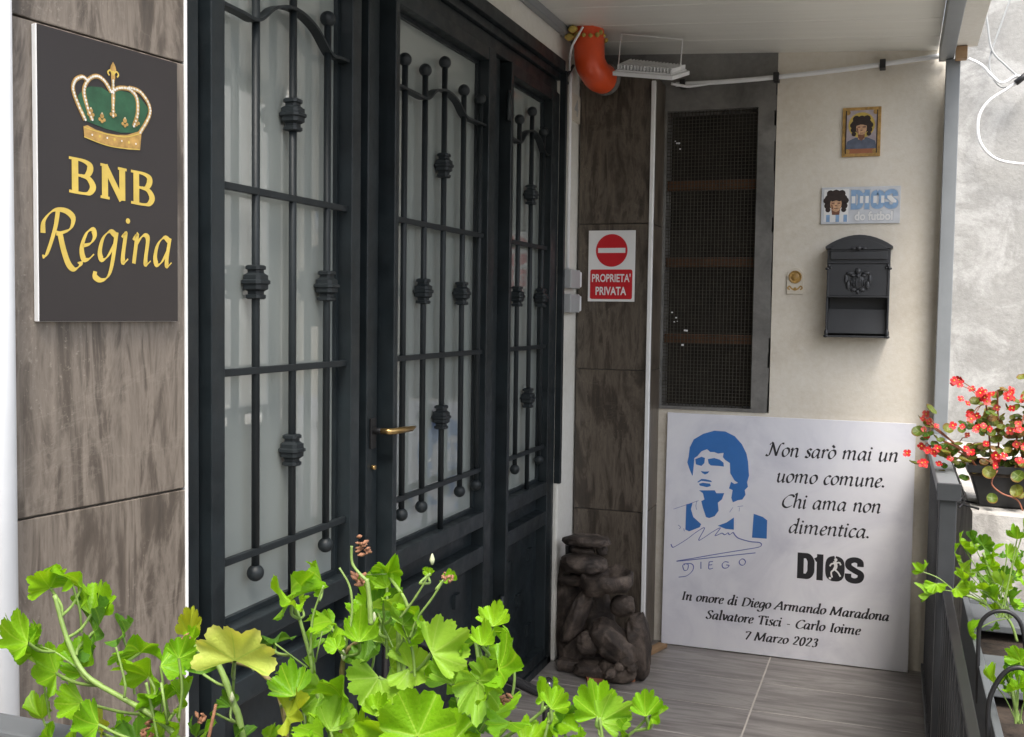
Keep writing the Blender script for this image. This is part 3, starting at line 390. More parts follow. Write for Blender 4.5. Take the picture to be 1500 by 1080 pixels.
STEMS=[[0,[[-0.685,0.7242,1.1467],[-0.6719,0.7242,1.11],[-0.6521,0.7242,1.0805],[-0.6137,0.7242,1.0653],[-0.5825,0.7242,1.0544],[-0.5548,0.7242,1.0374],[-0.546,0.7242,1.0119]],0.0042,"g"],[0,[[-0.6123,0.7162,1.1118],[-0.6033,0.7162,1.0825],[-0.6041,0.7162,1.0694]],0.002,"g"],[0,[[-0.7248,0.7338,1.0966],[-0.6947,0.7338,1.0922],[-0.6705,0.7338,1.0811]],0.0012,"g"],[0,[[-0.5663,0.7193,1.0106],[-0.5765,0.7193,1.0558],[-0.584,0.7193,1.084]],0.0022,"g"],[0,[[-0.5585,0.714,1.0546],[-0.5645,0.714,1.0884]],0.002,"g"],[1,[[-0.5511,0.7341,1.114],[-0.5326,0.7341,1.114],[-0.5191,0.7341,1.0966],[-0.5091,0.7341,1.0748],[-0.5011,0.7341,1.0557],[-0.4945,0.7341,1.0163]],0.005,"g"],[1,[[-0.4725,0.7651,1.0071],[-0.4773,0.7651,1.0478],[-0.4861,0.7651,1.0762],[-0.4976,0.7651,1.0865],[-0.5085,0.7651,1.0928],[-0.5341,0.7651,1.0961]],0.0042,"b"],[1,[[-0.5229,0.758,1.0985],[-0.525,0.758,1.0673]],0.0022,"g"],[1,[[-0.4628,0.7559,1.1547],[-0.4542,0.7559,1.131],[-0.447,0.7559,1.1065],[-0.4456,0.7559,1.0906],[-0.4313,0.7559,1.058],[-0.4247,0.7559,1.0187]],0.0032,"g"],[1,[[-0.4169,0.7233,1.1828],[-0.4266,0.7233,1.1561],[-0.4284,0.7233,1.1257]],0.0016,"g"],[1,[[-0.473,0.7422,1.1241],[-0.4427,0.7422,1.108]],0.0013,"g"],[1,[[-0.4199,0.7266,1.145],[-0.4259,0.7266,1.1195]],0.0013,"g"],[1,[[-0.3908,0.7204,1.2172],[-0.3901,0.7204,1.2039],[-0.3829,0.7204,1.1956],[-0.3776,0.7204,1.1918]],0.0022,"y"],[1,[[-0.3755,0.7164,1.194],[-0.373,0.7164,1.1784],[-0.3717,0.7164,1.1589]],0.0036,"g"],[1,[[-0.4028,0.7229,1.1984],[-0.3931,0.7229,1.1832],[-0.3918,0.7229,1.1602],[-0.3976,0.7229,1.1351]],0.0018,"g"],[1,[[-0.3942,0.7656,1.1512],[-0.4053,0.7656,1.13],[-0.4217,0.7656,1.1125],[-0.424,0.7656,1.0671],[-0.4276,0.7656,1.0143]],0.0038,"b"],[1,[[-0.3982,0.7597,1.1849],[-0.3804,0.7597,1.1873]],0.0012,"g"],[2,[[-0.369,0.7584,1.1531],[-0.3681,0.7584,1.1226],[-0.3667,0.7584,1.0948],[-0.3636,0.7584,1.0278]],0.004,"g"],[2,[[-0.3633,0.758,1.14],[-0.363,0.758,1.1066],[-0.3651,0.758,1.0783]],0.0034,"l"],[2,[[-0.3247,0.7216,1.2021],[-0.3347,0.7216,1.1854],[-0.3426,0.7216,1.174],[-0.3494,0.7216,1.1653]],0.0016,"g"],[2,[[-0.3164,0.7286,1.196],[-0.3265,0.7286,1.1803],[-0.3377,0.7286,1.1647],[-0.3445,0.7286,1.148]],0.0016,"g"],[2,[[-0.2972,0.7476,1.1449],[-0.2934,0.7476,1.1165],[-0.2959,0.7476,1.0866],[-0.2999,0.7476,1.0427]],0.0032,"g"],[2,[[-0.2857,0.7539,1.1568],[-0.291,0.7539,1.1336],[-0.2953,0.7539,1.1158]],0.0016,"g"],[2,[[-0.3845,0.7613,1.145],[-0.3732,0.7613,1.1239],[-0.3694,0.7613,1.1075]],0.0014,"g"],[3,[[-0.2443,0.7628,1.0961],[-0.258,0.7628,1.0823],[-0.2803,0.7628,1.0643],[-0.306,0.7628,1.0354]],0.0028,"g"],[3,[[-0.2259,0.7152,1.1115],[-0.2287,0.7152,1.097],[-0.2361,0.7152,1.0665]],0.0018,"g"],[3,[[-0.1975,0.7464,1.1004],[-0.1951,0.7464,1.0863],[-0.1931,0.7464,1.0607]],0.0024,"g"],[3,[[-0.1624,0.7503,1.1041],[-0.1714,0.7503,1.0935],[-0.1841,0.7503,1.0803],[-0.1915,0.7503,1.0594]],0.002,"g"]]
PETS=[[0,[[-0.7049,0.7404,1.1467],[-0.6867,0.7339,1.1346],[-0.6784,0.7242,1.1283]],0.0014],[0,[[-0.6933,0.7656,1.1418],[-0.685,0.745,1.1321],[-0.6784,0.7242,1.1283]],0.0014],[0,[[-0.6837,0.7668,1.1178],[-0.6766,0.7457,1.111],[-0.6719,0.7242,1.11]],0.00146],[0,[[-0.6794,0.7652,1.103],[-0.6757,0.7427,1.096],[-0.662,0.7242,1.0952]],0.00146],[0,[[-0.6996,0.7082,1.1071],[-0.6974,0.7207,1.0966],[-0.6947,0.7338,1.0922]],0.00142],[0,[[-0.7186,0.729,1.0987],[-0.7099,0.73,1.0924],[-0.6947,0.7338,1.0922]],0.00122],[0,[[-0.7073,0.7493,1.0658],[-0.6719,0.7359,1.0663],[-0.6328,0.7242,1.0729]],0.00148],[0,[[-0.6784,0.7441,1.0762],[-0.6586,0.7329,1.0715],[-0.6328,0.7242,1.0729]],0.00146],[0,[[-0.6224,0.7586,1.0925],[-0.6186,0.7359,1.0918],[-0.6078,0.7162,1.0971]],0.00144],[0,[[-0.5956,0.7371,1.0814],[-0.5827,0.7299,1.0727],[-0.5803,0.7193,1.0699]],0.00142],[0,[[-0.6835,0.7564,1.0666],[-0.6528,0.7421,1.0668],[-0.6328,0.7242,1.0729]],0.00124],[0,[[-0.6855,0.7593,1.0388],[-0.6303,0.7429,1.0436],[-0.5825,0.7242,1.0544]],0.00134],[0,[[-0.639,0.7255,1.0372],[-0.6065,0.7218,1.0322],[-0.5714,0.7193,1.0332]],0.00136],[0,[[-0.6803,0.7723,1.0074],[-0.6295,0.7443,1.0172],[-0.5714,0.7193,1.0332]],0.00138],[0,[[-0.651,0.7599,1.0133],[-0.6057,0.7414,1.0203],[-0.5714,0.7193,1.0332]],0.00136],[0,[[-0.5649,0.7347,1.0342],[-0.5613,0.7279,1.0264],[-0.5504,0.7242,1.0246]],0.00138],[0,[[-0.5756,0.7524,1.0531],[-0.5698,0.732,1.0508],[-0.5585,0.714,1.0546]],0.0015],[1,[[-0.4794,0.6948,1.1236],[-0.5026,0.7259,1.1003],[-0.524,0.758,1.0829]],0.00162],[1,[[-0.5125,0.8041,1.101],[-0.4902,0.7711,1.1054],[-0.4578,0.7422,1.116]],0.00138],[1,[[-0.4522,0.7345,1.1653],[-0.4553,0.7451,1.1511],[-0.4585,0.7559,1.1428]],0.00142],[1,[[-0.4354,0.7072,1.1719],[-0.4499,0.7303,1.1543],[-0.4585,0.7559,1.1428]],0.00132],[1,[[-0.4428,0.7659,1.1716],[-0.4314,0.7447,1.1676],[-0.4218,0.7233,1.1695]],0.00132],[1,[[-0.4687,0.7743,1.1487],[-0.4602,0.7662,1.1428],[-0.4585,0.7559,1.1428]],0.00108],[1,[[-0.4254,0.7571,1.1403],[-0.4072,0.7414,1.1348],[-0.3976,0.7229,1.1351]],0.00136],[1,[[-0.4341,0.768,1.1334],[-0.4124,0.7465,1.1313],[-0.3976,0.7229,1.1351]],0.00126],[1,[[-0.4207,0.75,1.1265],[-0.419,0.7584,1.1165],[-0.4217,0.7656,1.1125]],0.00108],[1,[[-0.3855,0.7238,1.1412],[-0.3982,0.7465,1.1239],[-0.4217,0.7656,1.1125]],0.0013],[2,[[-0.3907,0.7723,1.1435],[-0.3889,0.7651,1.1359],[-0.3789,0.7613,1.1344]],0.00142],[2,[[-0.3889,0.7728,1.1259],[-0.3795,0.7675,1.1219],[-0.3732,0.7613,1.1239]],0.00144],[2,[[-0.3569,0.7448,1.1418],[-0.3655,0.7493,1.1295],[-0.3631,0.758,1.1233]],0.00128],[2,[[-0.3847,0.7696,1.184],[-0.36,0.7467,1.1761],[-0.3426,0.7216,1.174]],0.0014],[2,[[-0.3797,0.7598,1.1761],[-0.3776,0.7577,1.1616],[-0.369,0.7584,1.1531]],0.00116],[2,[[-0.3678,0.752,1.16],[-0.3764,0.7564,1.1495],[-0.3845,0.7613,1.145]],0.0013],[2,[[-0.3433,0.7418,1.1584],[-0.3439,0.735,1.1502],[-0.3445,0.7286,1.148]],0.00134],[2,[[-0.3468,0.7655,1.1887],[-0.3351,0.7445,1.1883],[-0.3297,0.7216,1.1937]],0.00104],[2,[[-0.3348,0.7416,1.1954],[-0.3368,0.7298,1.1915],[-0.3297,0.7216,1.1937]],0.00102],[2,[[-0.3227,0.743,1.192],[-0.325,0.7346,1.187],[-0.3214,0.7286,1.1882]],0.00114],[2,[[-0.3307,0.7391,1.1348],[-0.3454,0.7489,1.1177],[-0.363,0.758,1.1066]],0.00152],[2,[[-0.3049,0.767,1.1383],[-0.2969,0.7583,1.1316],[-0.2953,0.7476,1.1307]],0.0014],[2,[[-0.2778,0.7097,1.1559],[-0.2805,0.733,1.1418],[-0.291,0.7539,1.1336]],0.00118],[2,[[-0.2783,0.7346,1.163],[-0.2869,0.7428,1.1511],[-0.2883,0.7539,1.1452]],0.00124],[2,[[-0.2664,0.7155,1.1382],[-0.2762,0.7362,1.1241],[-0.2953,0.7539,1.1158]],0.00144],[2,[[-0.3566,0.7547,1.1151],[-0.3599,0.7562,1.1079],[-0.363,0.758,1.1066]],0.00138],[2,[[-0.3841,0.7551,1.1036],[-0.3714,0.758,1.0963],[-0.3667,0.7584,1.0948]],0.0014],[2,[[-0.3236,0.7,1.0853],[-0.3415,0.7298,1.0536],[-0.3636,0.7584,1.0278]],0.00182],[2,[[-0.3582,0.7177,1.0722],[-0.3562,0.7396,1.0471],[-0.3636,0.7584,1.0278]],0.00176],[2,[[-0.371,0.7264,1.0833],[-0.3686,0.742,1.0693],[-0.3652,0.7584,1.0613]],0.00124],[2,[[-0.2822,0.7148,1.1272],[-0.2924,0.7296,1.1113],[-0.2946,0.7476,1.1015]],0.00142],[2,[[-0.274,0.7108,1.1209],[-0.2803,0.7307,1.1008],[-0.2959,0.7476,1.0866]],0.0013],[2,[[-0.3001,0.761,1.0877],[-0.3025,0.7525,1.0841],[-0.2959,0.7476,1.0866]],0.00138],[2,[[-0.278,0.7332,1.0976],[-0.2898,0.7396,1.0781],[-0.2979,0.7476,1.0647]],0.00124],[2,[[-0.26,0.726,1.0955],[-0.2751,0.738,1.0771],[-0.2979,0.7476,1.0647]],0.00128],[3,[[-0.2466,0.7611,1.1012],[-0.2478,0.7621,1.0922],[-0.2511,0.7628,1.0892]],0.00126],[3,[[-0.2312,0.7397,1.1206],[-0.2324,0.753,1.1055],[-0.2443,0.7628,1.0961]],0.00112],[3,[[-0.2248,0.7132,1.1149],[-0.2246,0.7145,1.1066],[-0.2273,0.7152,1.1043]],0.00124],[3,[[-0.2421,0.7632,1.0909],[-0.2335,0.7395,1.0946],[-0.2273,0.7152,1.1043]],0.00142],[3,[[-0.2042,0.7678,1.0927],[-0.2021,0.7562,1.09],[-0.1963,0.7464,1.0933]],0.00148],[3,[[-0.1976,0.7489,1.0968],[-0.1974,0.7471,1.0885],[-0.1951,0.7464,1.0863]],0.00136],[3,[[-0.1845,0.7622,1.0829],[-0.1878,0.7548,1.0785],[-0.1841,0.7503,1.0803]],0.00134],[3,[[-0.1619,0.7428,1.1079],[-0.1615,0.7483,1.0978],[-0.1714,0.7503,1.0935]],0.00128],[3,[[-0.1596,0.7486,1.1061],[-0.1599,0.7513,1.0969],[-0.1714,0.7503,1.0935]],0.00124],[1,[[-0.4562,0.7694,1.0906],[-0.45,0.7615,1.0794],[-0.4384,0.7559,1.0743]],0.00128],[1,[[-0.4415,0.7206,1.0917],[-0.4655,0.7412,1.0738],[-0.4817,0.7651,1.062]],0.00136],[1,[[-0.449,0.7217,1.0736],[-0.4586,0.7444,1.0476],[-0.4749,0.7651,1.0275]],0.0015],[1,[[-0.4474,0.7526,1.0424],[-0.4596,0.7588,1.0218],[-0.4725,0.7651,1.0071]],0.00142],[1,[[-0.4121,0.716,1.0635],[-0.4242,0.7343,1.0479],[-0.428,0.7559,1.0384]],0.0013],[1,[[-0.5412,0.7393,1.0902],[-0.5253,0.7374,1.085],[-0.5141,0.7341,1.0857]],0.00124],[1,[[-0.5683,0.7562,1.1156],[-0.5571,0.7459,1.1119],[-0.5511,0.7341,1.114]],0.00136],[1,[[-0.56,0.7442,1.1141],[-0.5428,0.739,1.1067],[-0.5259,0.7341,1.1053]],0.00116],[1,[[-0.5179,0.7458,1.0636],[-0.5132,0.7384,1.0566],[-0.5011,0.7341,1.0557]],0.00112],[1,[[-0.5719,0.7962,1.0325],[-0.5323,0.7665,1.0412],[-0.5011,0.7341,1.0557]],0.00108],[1,[[-0.4032,0.728,1.0934],[-0.4093,0.7482,1.0773],[-0.424,0.7656,1.0671]],0.0014],[1,[[-0.395,0.7063,1.1404],[-0.4043,0.7373,1.1235],[-0.4217,0.7656,1.1125]],0.0011],[0,[[-0.6003,0.7626,1.0194],[-0.5833,0.7417,1.0233],[-0.5714,0.7193,1.0332]],0.00134],[0,[[-0.6179,0.748,1.0149],[-0.5872,0.7352,1.0098],[-0.5663,0.7193,1.0106]],0.0013],[1,[[-0.5628,0.7706,1.0147],[-0.5276,0.7526,1.0125],[-0.4945,0.7341,1.0163]],0.00134],[1,[[-0.5082,0.7425,1.0328],[-0.4996,0.7388,1.0216],[-0.4945,0.7341,1.0163]],0.0013],[1,[[-0.4945,0.7678,1.0252],[-0.4862,0.7653,1.0131],[-0.4725,0.7651,1.0071]],0.00126],[1,[[-0.4107,0.7651,1.0404],[-0.4177,0.7657,1.0244],[-0.4276,0.7656,1.0143]],0.00136],[2,[[-0.3094,0.7287,1.0702],[-0.3002,0.7396,1.0535],[-0.2999,0.7476,1.0427]],0.00136],[3,[[-0.2565,0.7511,1.0666],[-0.2407,0.735,1.0636],[-0.2361,0.7152,1.0665]],0.00136],[3,[[-0.2122,0.7297,1.0818],[-0.202,0.7381,1.0683],[-0.1931,0.7464,1.0607]],0.0013],[0,[[-0.6847,0.7469,1.005],[-0.6222,0.7341,1.0048],[-0.5663,0.7193,1.0106]],0.0013],[2,[[-0.3299,0.7686,1.102],[-0.3085,0.7593,1.0988],[-0.2946,0.7476,1.1015]],0.00126],[2,[[-0.3742,0.7407,1.171],[-0.3779,0.7513,1.155],[-0.3845,0.7613,1.145]],0.00106]]
DRY=[[-0.3882,0.73,1.2193],[-0.3858,0.73,1.2125],[-0.3904,0.73,1.1893],[-0.2858,0.73,1.1112],[-0.2649,0.73,1.111],[-0.5872,0.73,1.0433],[-0.5923,0.73,1.0348],[-0.5535,0.73,1.1225],[-0.5386,0.73,1.0563],[-0.3142,0.73,1.198]]
BUD=[[-0.3268,0.73,1.2105],[-0.4027,0.73,1.1269],[-0.4024,0.73,1.0796],[-0.5063,0.73,1.0783],[-0.4859,0.73,1.1074],[-0.3758,0.73,1.16]]
RGER=[[0,[0.0749,2.55,0.8238],[-0.053,-0.812,0.582],[-0.695,0.448,0.562],0.0341,1.1,"n",[0.1449,2.55,0.7841]],[0,[0.091,2.55,0.7722],[0.064,-0.737,0.673],[-0.946,0.169,0.275],0.034,1.1,"n",[0.1449,2.55,0.7841]],[0,[0.1044,2.55,0.8002],[-0.069,-0.41,-0.91],[-0.197,-0.888,0.415],0.0278,1.1,"n",[0.1449,2.55,0.7841]],[0,[0.1728,2.5,0.7051],[-0.254,-0.662,0.705],[0.917,0.067,0.393],0.033,1.1,"n",[0.2563,2.5,0.7526]],[0,[0.1584,2.6,0.8805],[-0.376,-0.814,0.443],[0.768,-0.006,0.641],0.0374,1.1,"n",[0.2476,2.6,0.7246]],[0,[0.1449,2.6,0.8556],[-0.368,-0.613,0.699],[0.911,-0.087,0.404],0.0344,1.1,"n",[0.2605,2.6,0.7261]],[0,[0.1796,2.6,0.8902],[0.511,-0.313,0.801],[-0.769,-0.583,0.263],0.0404,1.1,"n",[0.2524,2.6,0.7251]],[0,[0.2011,2.6,0.8843],[0.716,-0.033,0.697],[-0.272,-0.933,0.234],0.0403,1.1,"n",[0.2667,2.6,0.7268]],[0,[0.1632,2.6,0.8258],[-0.373,-0.927,0.031],[0.595,-0.214,0.775],0.0374,1.1,"n",[0.2477,2.6,0.7246]],[0,[0.1854,2.55,0.8346],[0.145,-0.225,0.963],[0.637,-0.724,-0.265],0.0396,1.1,"n",[0.263,2.55,0.7399]],[0,[0.2142,2.6,0.8354],[0.594,-0.072,0.801],[-0.351,-0.919,0.178],0.0371,1.1,"n",[0.2535,2.6,0.7253]],[0,[0.1694,2.5,0.8036],[-0.364,-0.713,0.599],[0.744,0.164,0.647],0.0389,1.1,"n",[0.2268,2.5,0.7493]],[0,[0.1968,2.5,0.8064],[0.505,-0.17,0.846],[0.148,-0.949,-0.279],0.0418,1.1,"n",[0.2636,2.5,0.7535]],[0,[0.1549,2.5,0.8249],[0.479,-0.11,0.871],[-0.572,-0.792,0.215],0.033,1.1,"n",[0.2566,2.5,0.7527]],[0,[0.2371,2.5,0.8181],[0.604,-0.069,0.794],[-0.521,-0.788,0.328],0.0445,1.1,"n",[0.2514,2.5,0.7521]],[0,[0.2519,2.5,0.7822],[-0.323,-0.606,0.727],[0.919,-0.017,0.394],0.0355,1.1,"n",[0.239,2.5,0.7507]],[0,[0.2219,2.5,0.7895],[-0.426,-0.868,0.257],[0.611,-0.066,0.789],0.0387,1.1,"n",[0.2364,2.5,0.7504]],[0,[0.2626,2.5,0.8581],[0.634,-0.208,0.745],[-0.631,-0.695,0.344],0.0413,1.1,"n",[0.2273,2.5,0.7493]],[0,[0.2498,2.4,0.944],[-0.057,-0.841,0.537],[0.036,0.536,0.843],0.0424,1.1,"n",[0.2282,2.4,0.7765]],[0,[0.2618,2.4,0.9664],[-0.212,-0.575,0.79],[0.958,0.038,0.285],0.0367,1.1,"n",[0.2221,2.4,0.7758]],[0,[0.2415,2.5,0.886],[0.856,0.007,0.516],[-0.364,-0.701,0.613],0.0385,1.1,"n",[0.2296,2.5,0.7496]],[0,[0.2189,2.6,0.8624],[-0.217,-0.359,0.908],[0.974,-0.134,0.18],0.0309,1.1,"n",[0.2421,2.6,0.724]],[0,[0.1416,2.5,0.8083],[0.761,-0.116,-0.638],[0.266,-0.842,0.47],0.0271,1.1,"n",[0.2346,2.5,0.7502]],[1,[0.2054,2.05,0.7697],[-0.522,-0.482,0.704],[0.845,-0.181,0.503],0.039,1.1,"n",[0.2297,2.05,0.6801]],[1,[0.2105,2.05,0.7828],[0.381,-0.184,0.906],[0.573,-0.722,-0.387],0.0316,1.1,"n",[0.2274,2.05,0.6798]],[1,[0.1839,2.05,0.7482],[-0.405,-0.817,0.41],[0.433,0.223,0.873],0.0318,1.1,"n",[0.2253,2.05,0.6795]],[1,[0.2008,2.05,0.7443],[-0.475,-0.462,0.749],[0.876,-0.328,0.353],0.0244,1.1,"n",[0.2339,2.05,0.6807]],[1,[0.2212,2.0,0.8059],[0.492,-0.105,0.864],[-0.609,-0.751,0.255],0.0308,1.1,"n",[0.2186,2.0,0.6969]],[1,[0.2176,2.0,0.7572],[0.777,-0.483,0.404],[-0.433,0.055,0.899],0.0332,1.1,"n",[0.2169,2.0,0.6966]],[1,[0.2226,2.05,0.7534],[-0.368,-0.613,0.699],[0.897,-0.036,0.441],0.0267,1.1,"n",[0.2248,2.05,0.6794]],[1,[0.2291,2.0,0.7347],[-0.241,-0.59,0.771],[0.958,-0.019,0.285],0.0284,1.1,"n",[0.224,2.0,0.6977]],[1,[0.2116,2.05,0.752],[-0.253,-0.373,0.893],[0.965,-0.165,0.205],0.0268,1.1,"n",[0.2218,2.05,0.679]]]
RST=[[[0.1449,2.55,0.7841],[0.1875,2.55,0.7731],[0.2512,2.55,0.7385],[0.2736,2.55,0.6875]],[[0.2274,2.05,0.6798],[0.2118,2.05,0.7458],[0.1999,2.05,0.769]],[[0.258,2.55,0.7393],[0.2207,2.55,0.8197],[0.1978,2.55,0.8789]]]
FST=[[[-1.1164,3.98,0.5051],0.1719,0.0403,0],[[-1.1409,4.0,0.4607],0.092,0.0298,0],[[-1.0654,4.02,0.4633],0.0378,0.0432,0.2],[[-1.123,3.97,0.4143],0.1772,0.0698,-0.05],[[-1.1472,4.0,0.3422],0.1735,0.0407,0.05],[[-0.9585,3.94,0.2712],0.0949,0.0738,0.1],[[-1.1357,3.93,0.2166],0.0694,0.2083,-0.38],[[-1.07,3.86,0.1366],0.0837,0.0837,0],[[-0.965,3.88,0.1382],0.2189,0.1094,-0.62],[[-0.8888,3.93,0.1301],0.0786,0.2305,0.12],[[-0.9575,3.88,0.0305],0.1565,0.0887,0.1],[[-1.1377,3.95,0.0036],0.1345,0.1345,0],[[-1.2076,4.04,0.1846],0.0936,0.4131,0],[[-1.0162,3.9,0.0084],0.2317,0.0632,0],[[-0.9095,3.82,0.1003],0.0461,0.0409,0.3],[[-0.9328,3.81,0.0796],0.0358,0.0307,0],[[-0.8881,3.82,0.0771],0.0358,0.0358,0],[[-0.9588,3.81,0.0606],0.041,0.0308,0],[[-1.0898,4.06,0.1423],0.1371,0.2468,0]]
BOWL=[-1.0174,3.93,0.3611]
PIPE=[[-1.1539,4.0,2.5281],[-1.1497,4.0,2.4498],[-1.1456,4.0,2.3767],[-1.1397,4.02,2.3494],[-1.1311,4.07,2.328],[-1.1223,4.13,2.3294]]
LAMP=[[-1.0468,3.97,2.3043],[-0.815,3.97,2.2723],[-0.7797,4.12,2.3221],[-1.0205,4.12,2.3636]]
HOOP=[[-1.0463,4.05,2.3343],[-1.0356,4.05,2.4796],[-0.7956,4.05,2.4412],[-0.8033,4.05,2.319]]
CABLE=[[-0.8886,4.4,2.3492],[-0.6923,4.4,2.3486],[-0.4752,4.4,2.3544],[-0.2656,4.4,2.3655],[-0.0756,4.4,2.3795],[0.0599,4.4,2.3913],[0.147,4.4,2.3983]]
CLIP=[[-0.8583,4.39,2.3481],[-0.4821,4.39,2.3528],[-0.0804,4.39,2.3776]]
RC1=[[0.2934,4.85,2.8006],[0.32,4.85,2.6316],[0.342,4.85,2.5187],[0.3957,4.85,2.4539],[0.4539,4.85,2.3947]]
RC2=[[0.4229,4.86,2.7916],[0.3656,4.86,2.6028],[0.338,4.86,2.5074],[0.3379,4.86,2.4376],[0.3737,4.86,2.3739],[0.4124,4.86,2.3688],[0.4549,4.86,2.3968]]
RC3=[[0.2515,4.84,2.4892],[0.3046,4.84,2.4577],[0.345,4.84,2.4105],[0.3846,4.84,2.3802],[0.4348,4.84,2.4049],[0.453,4.84,2.3927],[0.4109,4.84,2.3592],[0.3357,4.84,2.3078],[0.2991,4.84,2.2398],[0.3077,4.84,2.1411],[0.3699,4.84,2.0685],[0.4732,4.84,2.0425],[0.574,4.84,2.0445]]
HAR=[[0.1789,2.3,0.6229],[0.1763,2.3,0.7348],[0.1784,2.3,0.784],[0.1976,2.3,0.8098],[0.2261,2.3,0.8158],[0.2477,2.3,0.8016],[0.2585,2.3,0.7725],[0.2637,2.3,0.7318],0,[0.1702,1.95,0.6723],[0.169,1.95,0.7377],[0.1763,1.95,0.7707],[0.1923,1.95,0.8001],[0.2129,1.95,0.811],[0.2318,1.95,0.8064]]
PIN=[[[-0.3161,1.0,1.6053]]]
ELEC=[[-1.2477,4.0,1.5689],[-1.1819,4.0,1.4888],[-1.246,4.0,1.4696],[-1.1858,4.0,1.3951]]
# ============================================================ SETTING
mb=MB(); mb.box((-14,-9,-.62),(14,16,-.60)); tag(mb.build('ground',M['street']),kind='structure')
mb=MB(); mb.box((-1.6,-.6,-.6),(.20,4.60,-.0008)); fl=tag(mb.build('terrace_floor',M['floorgrout'],bevel=0),kind='structure')
ys=[4.43,4.06,3.76,3.46,3.16,2.86,2.56,2.26,1.96,1.66,1.36]
for i in range(len(ys)-1):
    for (x0,x1) in ((-1.60,-1.046),(-1.041,-.4440),(-.4390,.158)):
        m=MB(); m.box((x0,ys[i+1]+.0022,-.012),(x1,ys[i]-.0022,0.0+random.uniform(0,.0004))); m.build('floor_tile',M['floor'],fl,bevel=.0012,seg=1)
def ceil_z(x): return 2.43-.055*x
# canopy
can=empty('canopy',(-.55,3.0,2.45),'pale glossy sheet canopy roofing the passage over the doors','canopy')
yy=1.70
while yy<4.42:
    m=MB(); y1=min(yy+.247,4.425)
    vs=[]
    for x in (-1.25,.12):
        for y in (yy,y1):
            for dz in (0,.03): vs.append((x,y,ceil_z(x)+dz))
    m.add(vs,[(0,2,6,4),(1,5,7,3),(0,1,3,2),(4,6,7,5),(0,4,5,1),(2,3,7,6)]); m.build('roof_panel',M['canopy'],can,bevel=.002,seg=1); yy+=.25
m=MB(); m.obox((-1.249,1.7,2.466),(.03,0,-.002),(0,2.5,0),(0,0,.032)); m.build('edge_moulding',M['postgrey'],can,bevel=.003)
m=MB(); m.box((.12,1.6,2.365),(.172,4.36,2.425)); m.build('side_beam',M['postgrey'],can,bevel=.003)
m=MB(); m.box((.176,1.6,2.40),(.25,4.30,2.425)); m.build('gutter_sheet',M['plaster_white'],can,bevel=.002)
m=MB(); m.box((.145,4.31,-.0),(.195,4.36,2.363)); m.build('post',M['postgrey'],can,bevel=.003)
m=MB(); m.box((.175,4.26,2.352),(.215,4.305,2.398)); m.build('bracket',M['wood'],can,bevel=.002)
# back wall with window opening
bw=empty('back_wall',(-.5,4.43,0),'cream plastered end wall holding the mailbox and the meshed window','wall')
wx0,wx1,wz0,wz1=-.93,-.553,1.012,2.245
m=MB()
def sheet(m,x0,x1,z0,z1,y,n=1):
    m.box((x0,y,z0),(x1,y+.14,z1))
sheet(m,-.48,.158,0,2.52,4.43); sheet(m,-1.6,-.48,0,.999,4.43); sheet(m,-1.6,-.9475,.9995,2.3515,4.43)
m.build('plaster',M['plaster_cream'],bw)
m=MB(); sheet(m,-1.6,-.481,2.352,2.54,4.432); m.build('lintel',M['cement'],bw)
# rough cement surround
m=MB(); random.seed(3)
def rough_band(m,x0,x1,z0,z1,y,side,n=22):
    for i in range(n):
        a=z0+(z1-z0)*i/n; b=z0+(z1-z0)*(i+1)/n
        e0=x1+random.uniform(-.004,.006); 
        m.box((x0,y+random.uniform(0,.001),a),(e0,y+.12,b))
rough_band(m,wx1,-.487,1.0,2.351,4.424,1)
m.box((-.947,4.4245,wz1),(wx1-.0005,4.55,2.351)); m.box((-.947,4.4245,wz0+.0005),(wx0,4.55,wz1-.0005)); m.box((-.947,4.4235,.999),(-.5,4.55,wz0))
m.build('window_surround',M['cement'],bw)
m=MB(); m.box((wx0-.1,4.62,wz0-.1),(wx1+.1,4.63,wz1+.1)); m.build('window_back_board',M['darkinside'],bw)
mesh_=MB(); t=.0013; x=wx0
while x<wx1: mesh_.box((x-t,4.452,wz0),(x+t,4.4545,wz1)); x+=.0148
z=wz0
while z<wz1: mesh_.box((wx0,4.4547,z-t),(wx1,4.457,z+t)); z+=.0148
tag(mesh_.build('wire_mesh',M['wire'],bw),kind='stuff')
for z in (1.298,1.621,1.944):
    m=MB(); m.box((wx0,4.475,z-.022),(wx1,4.50,z+.018)); m.build('batten',M['batten'],bw,bevel=.002)
m=MB()
for k in range(11):
    u=random.random(); z=random.choice([2.12,2.1,1.36,1.40,1.30])+random.gauss(0,.03); x=wx0+.03+abs(random.gauss(0,.03)); r=random.uniform(.0015,.005)
    m.box((x-r,4.4505,z-r*.7),(x+r,4.4512,z+r*.8))
tag(m.build('paint_splatter',M['whitepaint'],bw),kind='stuff')
m=MB(); m.box((.1585,4.40,0),(.166,4.56,2.36)); m.build('wall_edge_seal',M['cement'],bw)
# tiled column
tc=empty('tiled_column',(-1.09,4.2,0),'shade-darkened brown marble tiled column in the corner behind the stone fountain','column')
m=MB(); m.box((-1.24,4.212,0),(-.948,4.43,2.35)); m.build('core',M['cement'],tc)
zs=[0,.59,1.169,1.762,2.352]
for i in range(4):
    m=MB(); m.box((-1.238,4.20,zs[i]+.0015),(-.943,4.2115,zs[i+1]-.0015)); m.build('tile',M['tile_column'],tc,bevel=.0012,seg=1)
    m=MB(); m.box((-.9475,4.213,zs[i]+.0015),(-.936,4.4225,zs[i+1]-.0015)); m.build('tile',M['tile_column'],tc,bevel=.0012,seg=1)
m=MB(); m.box((-.944,4.190,0),(-.927,4.208,2.325)); m.build('white_corner_pole',M['trim'],tc,bevel=.003)
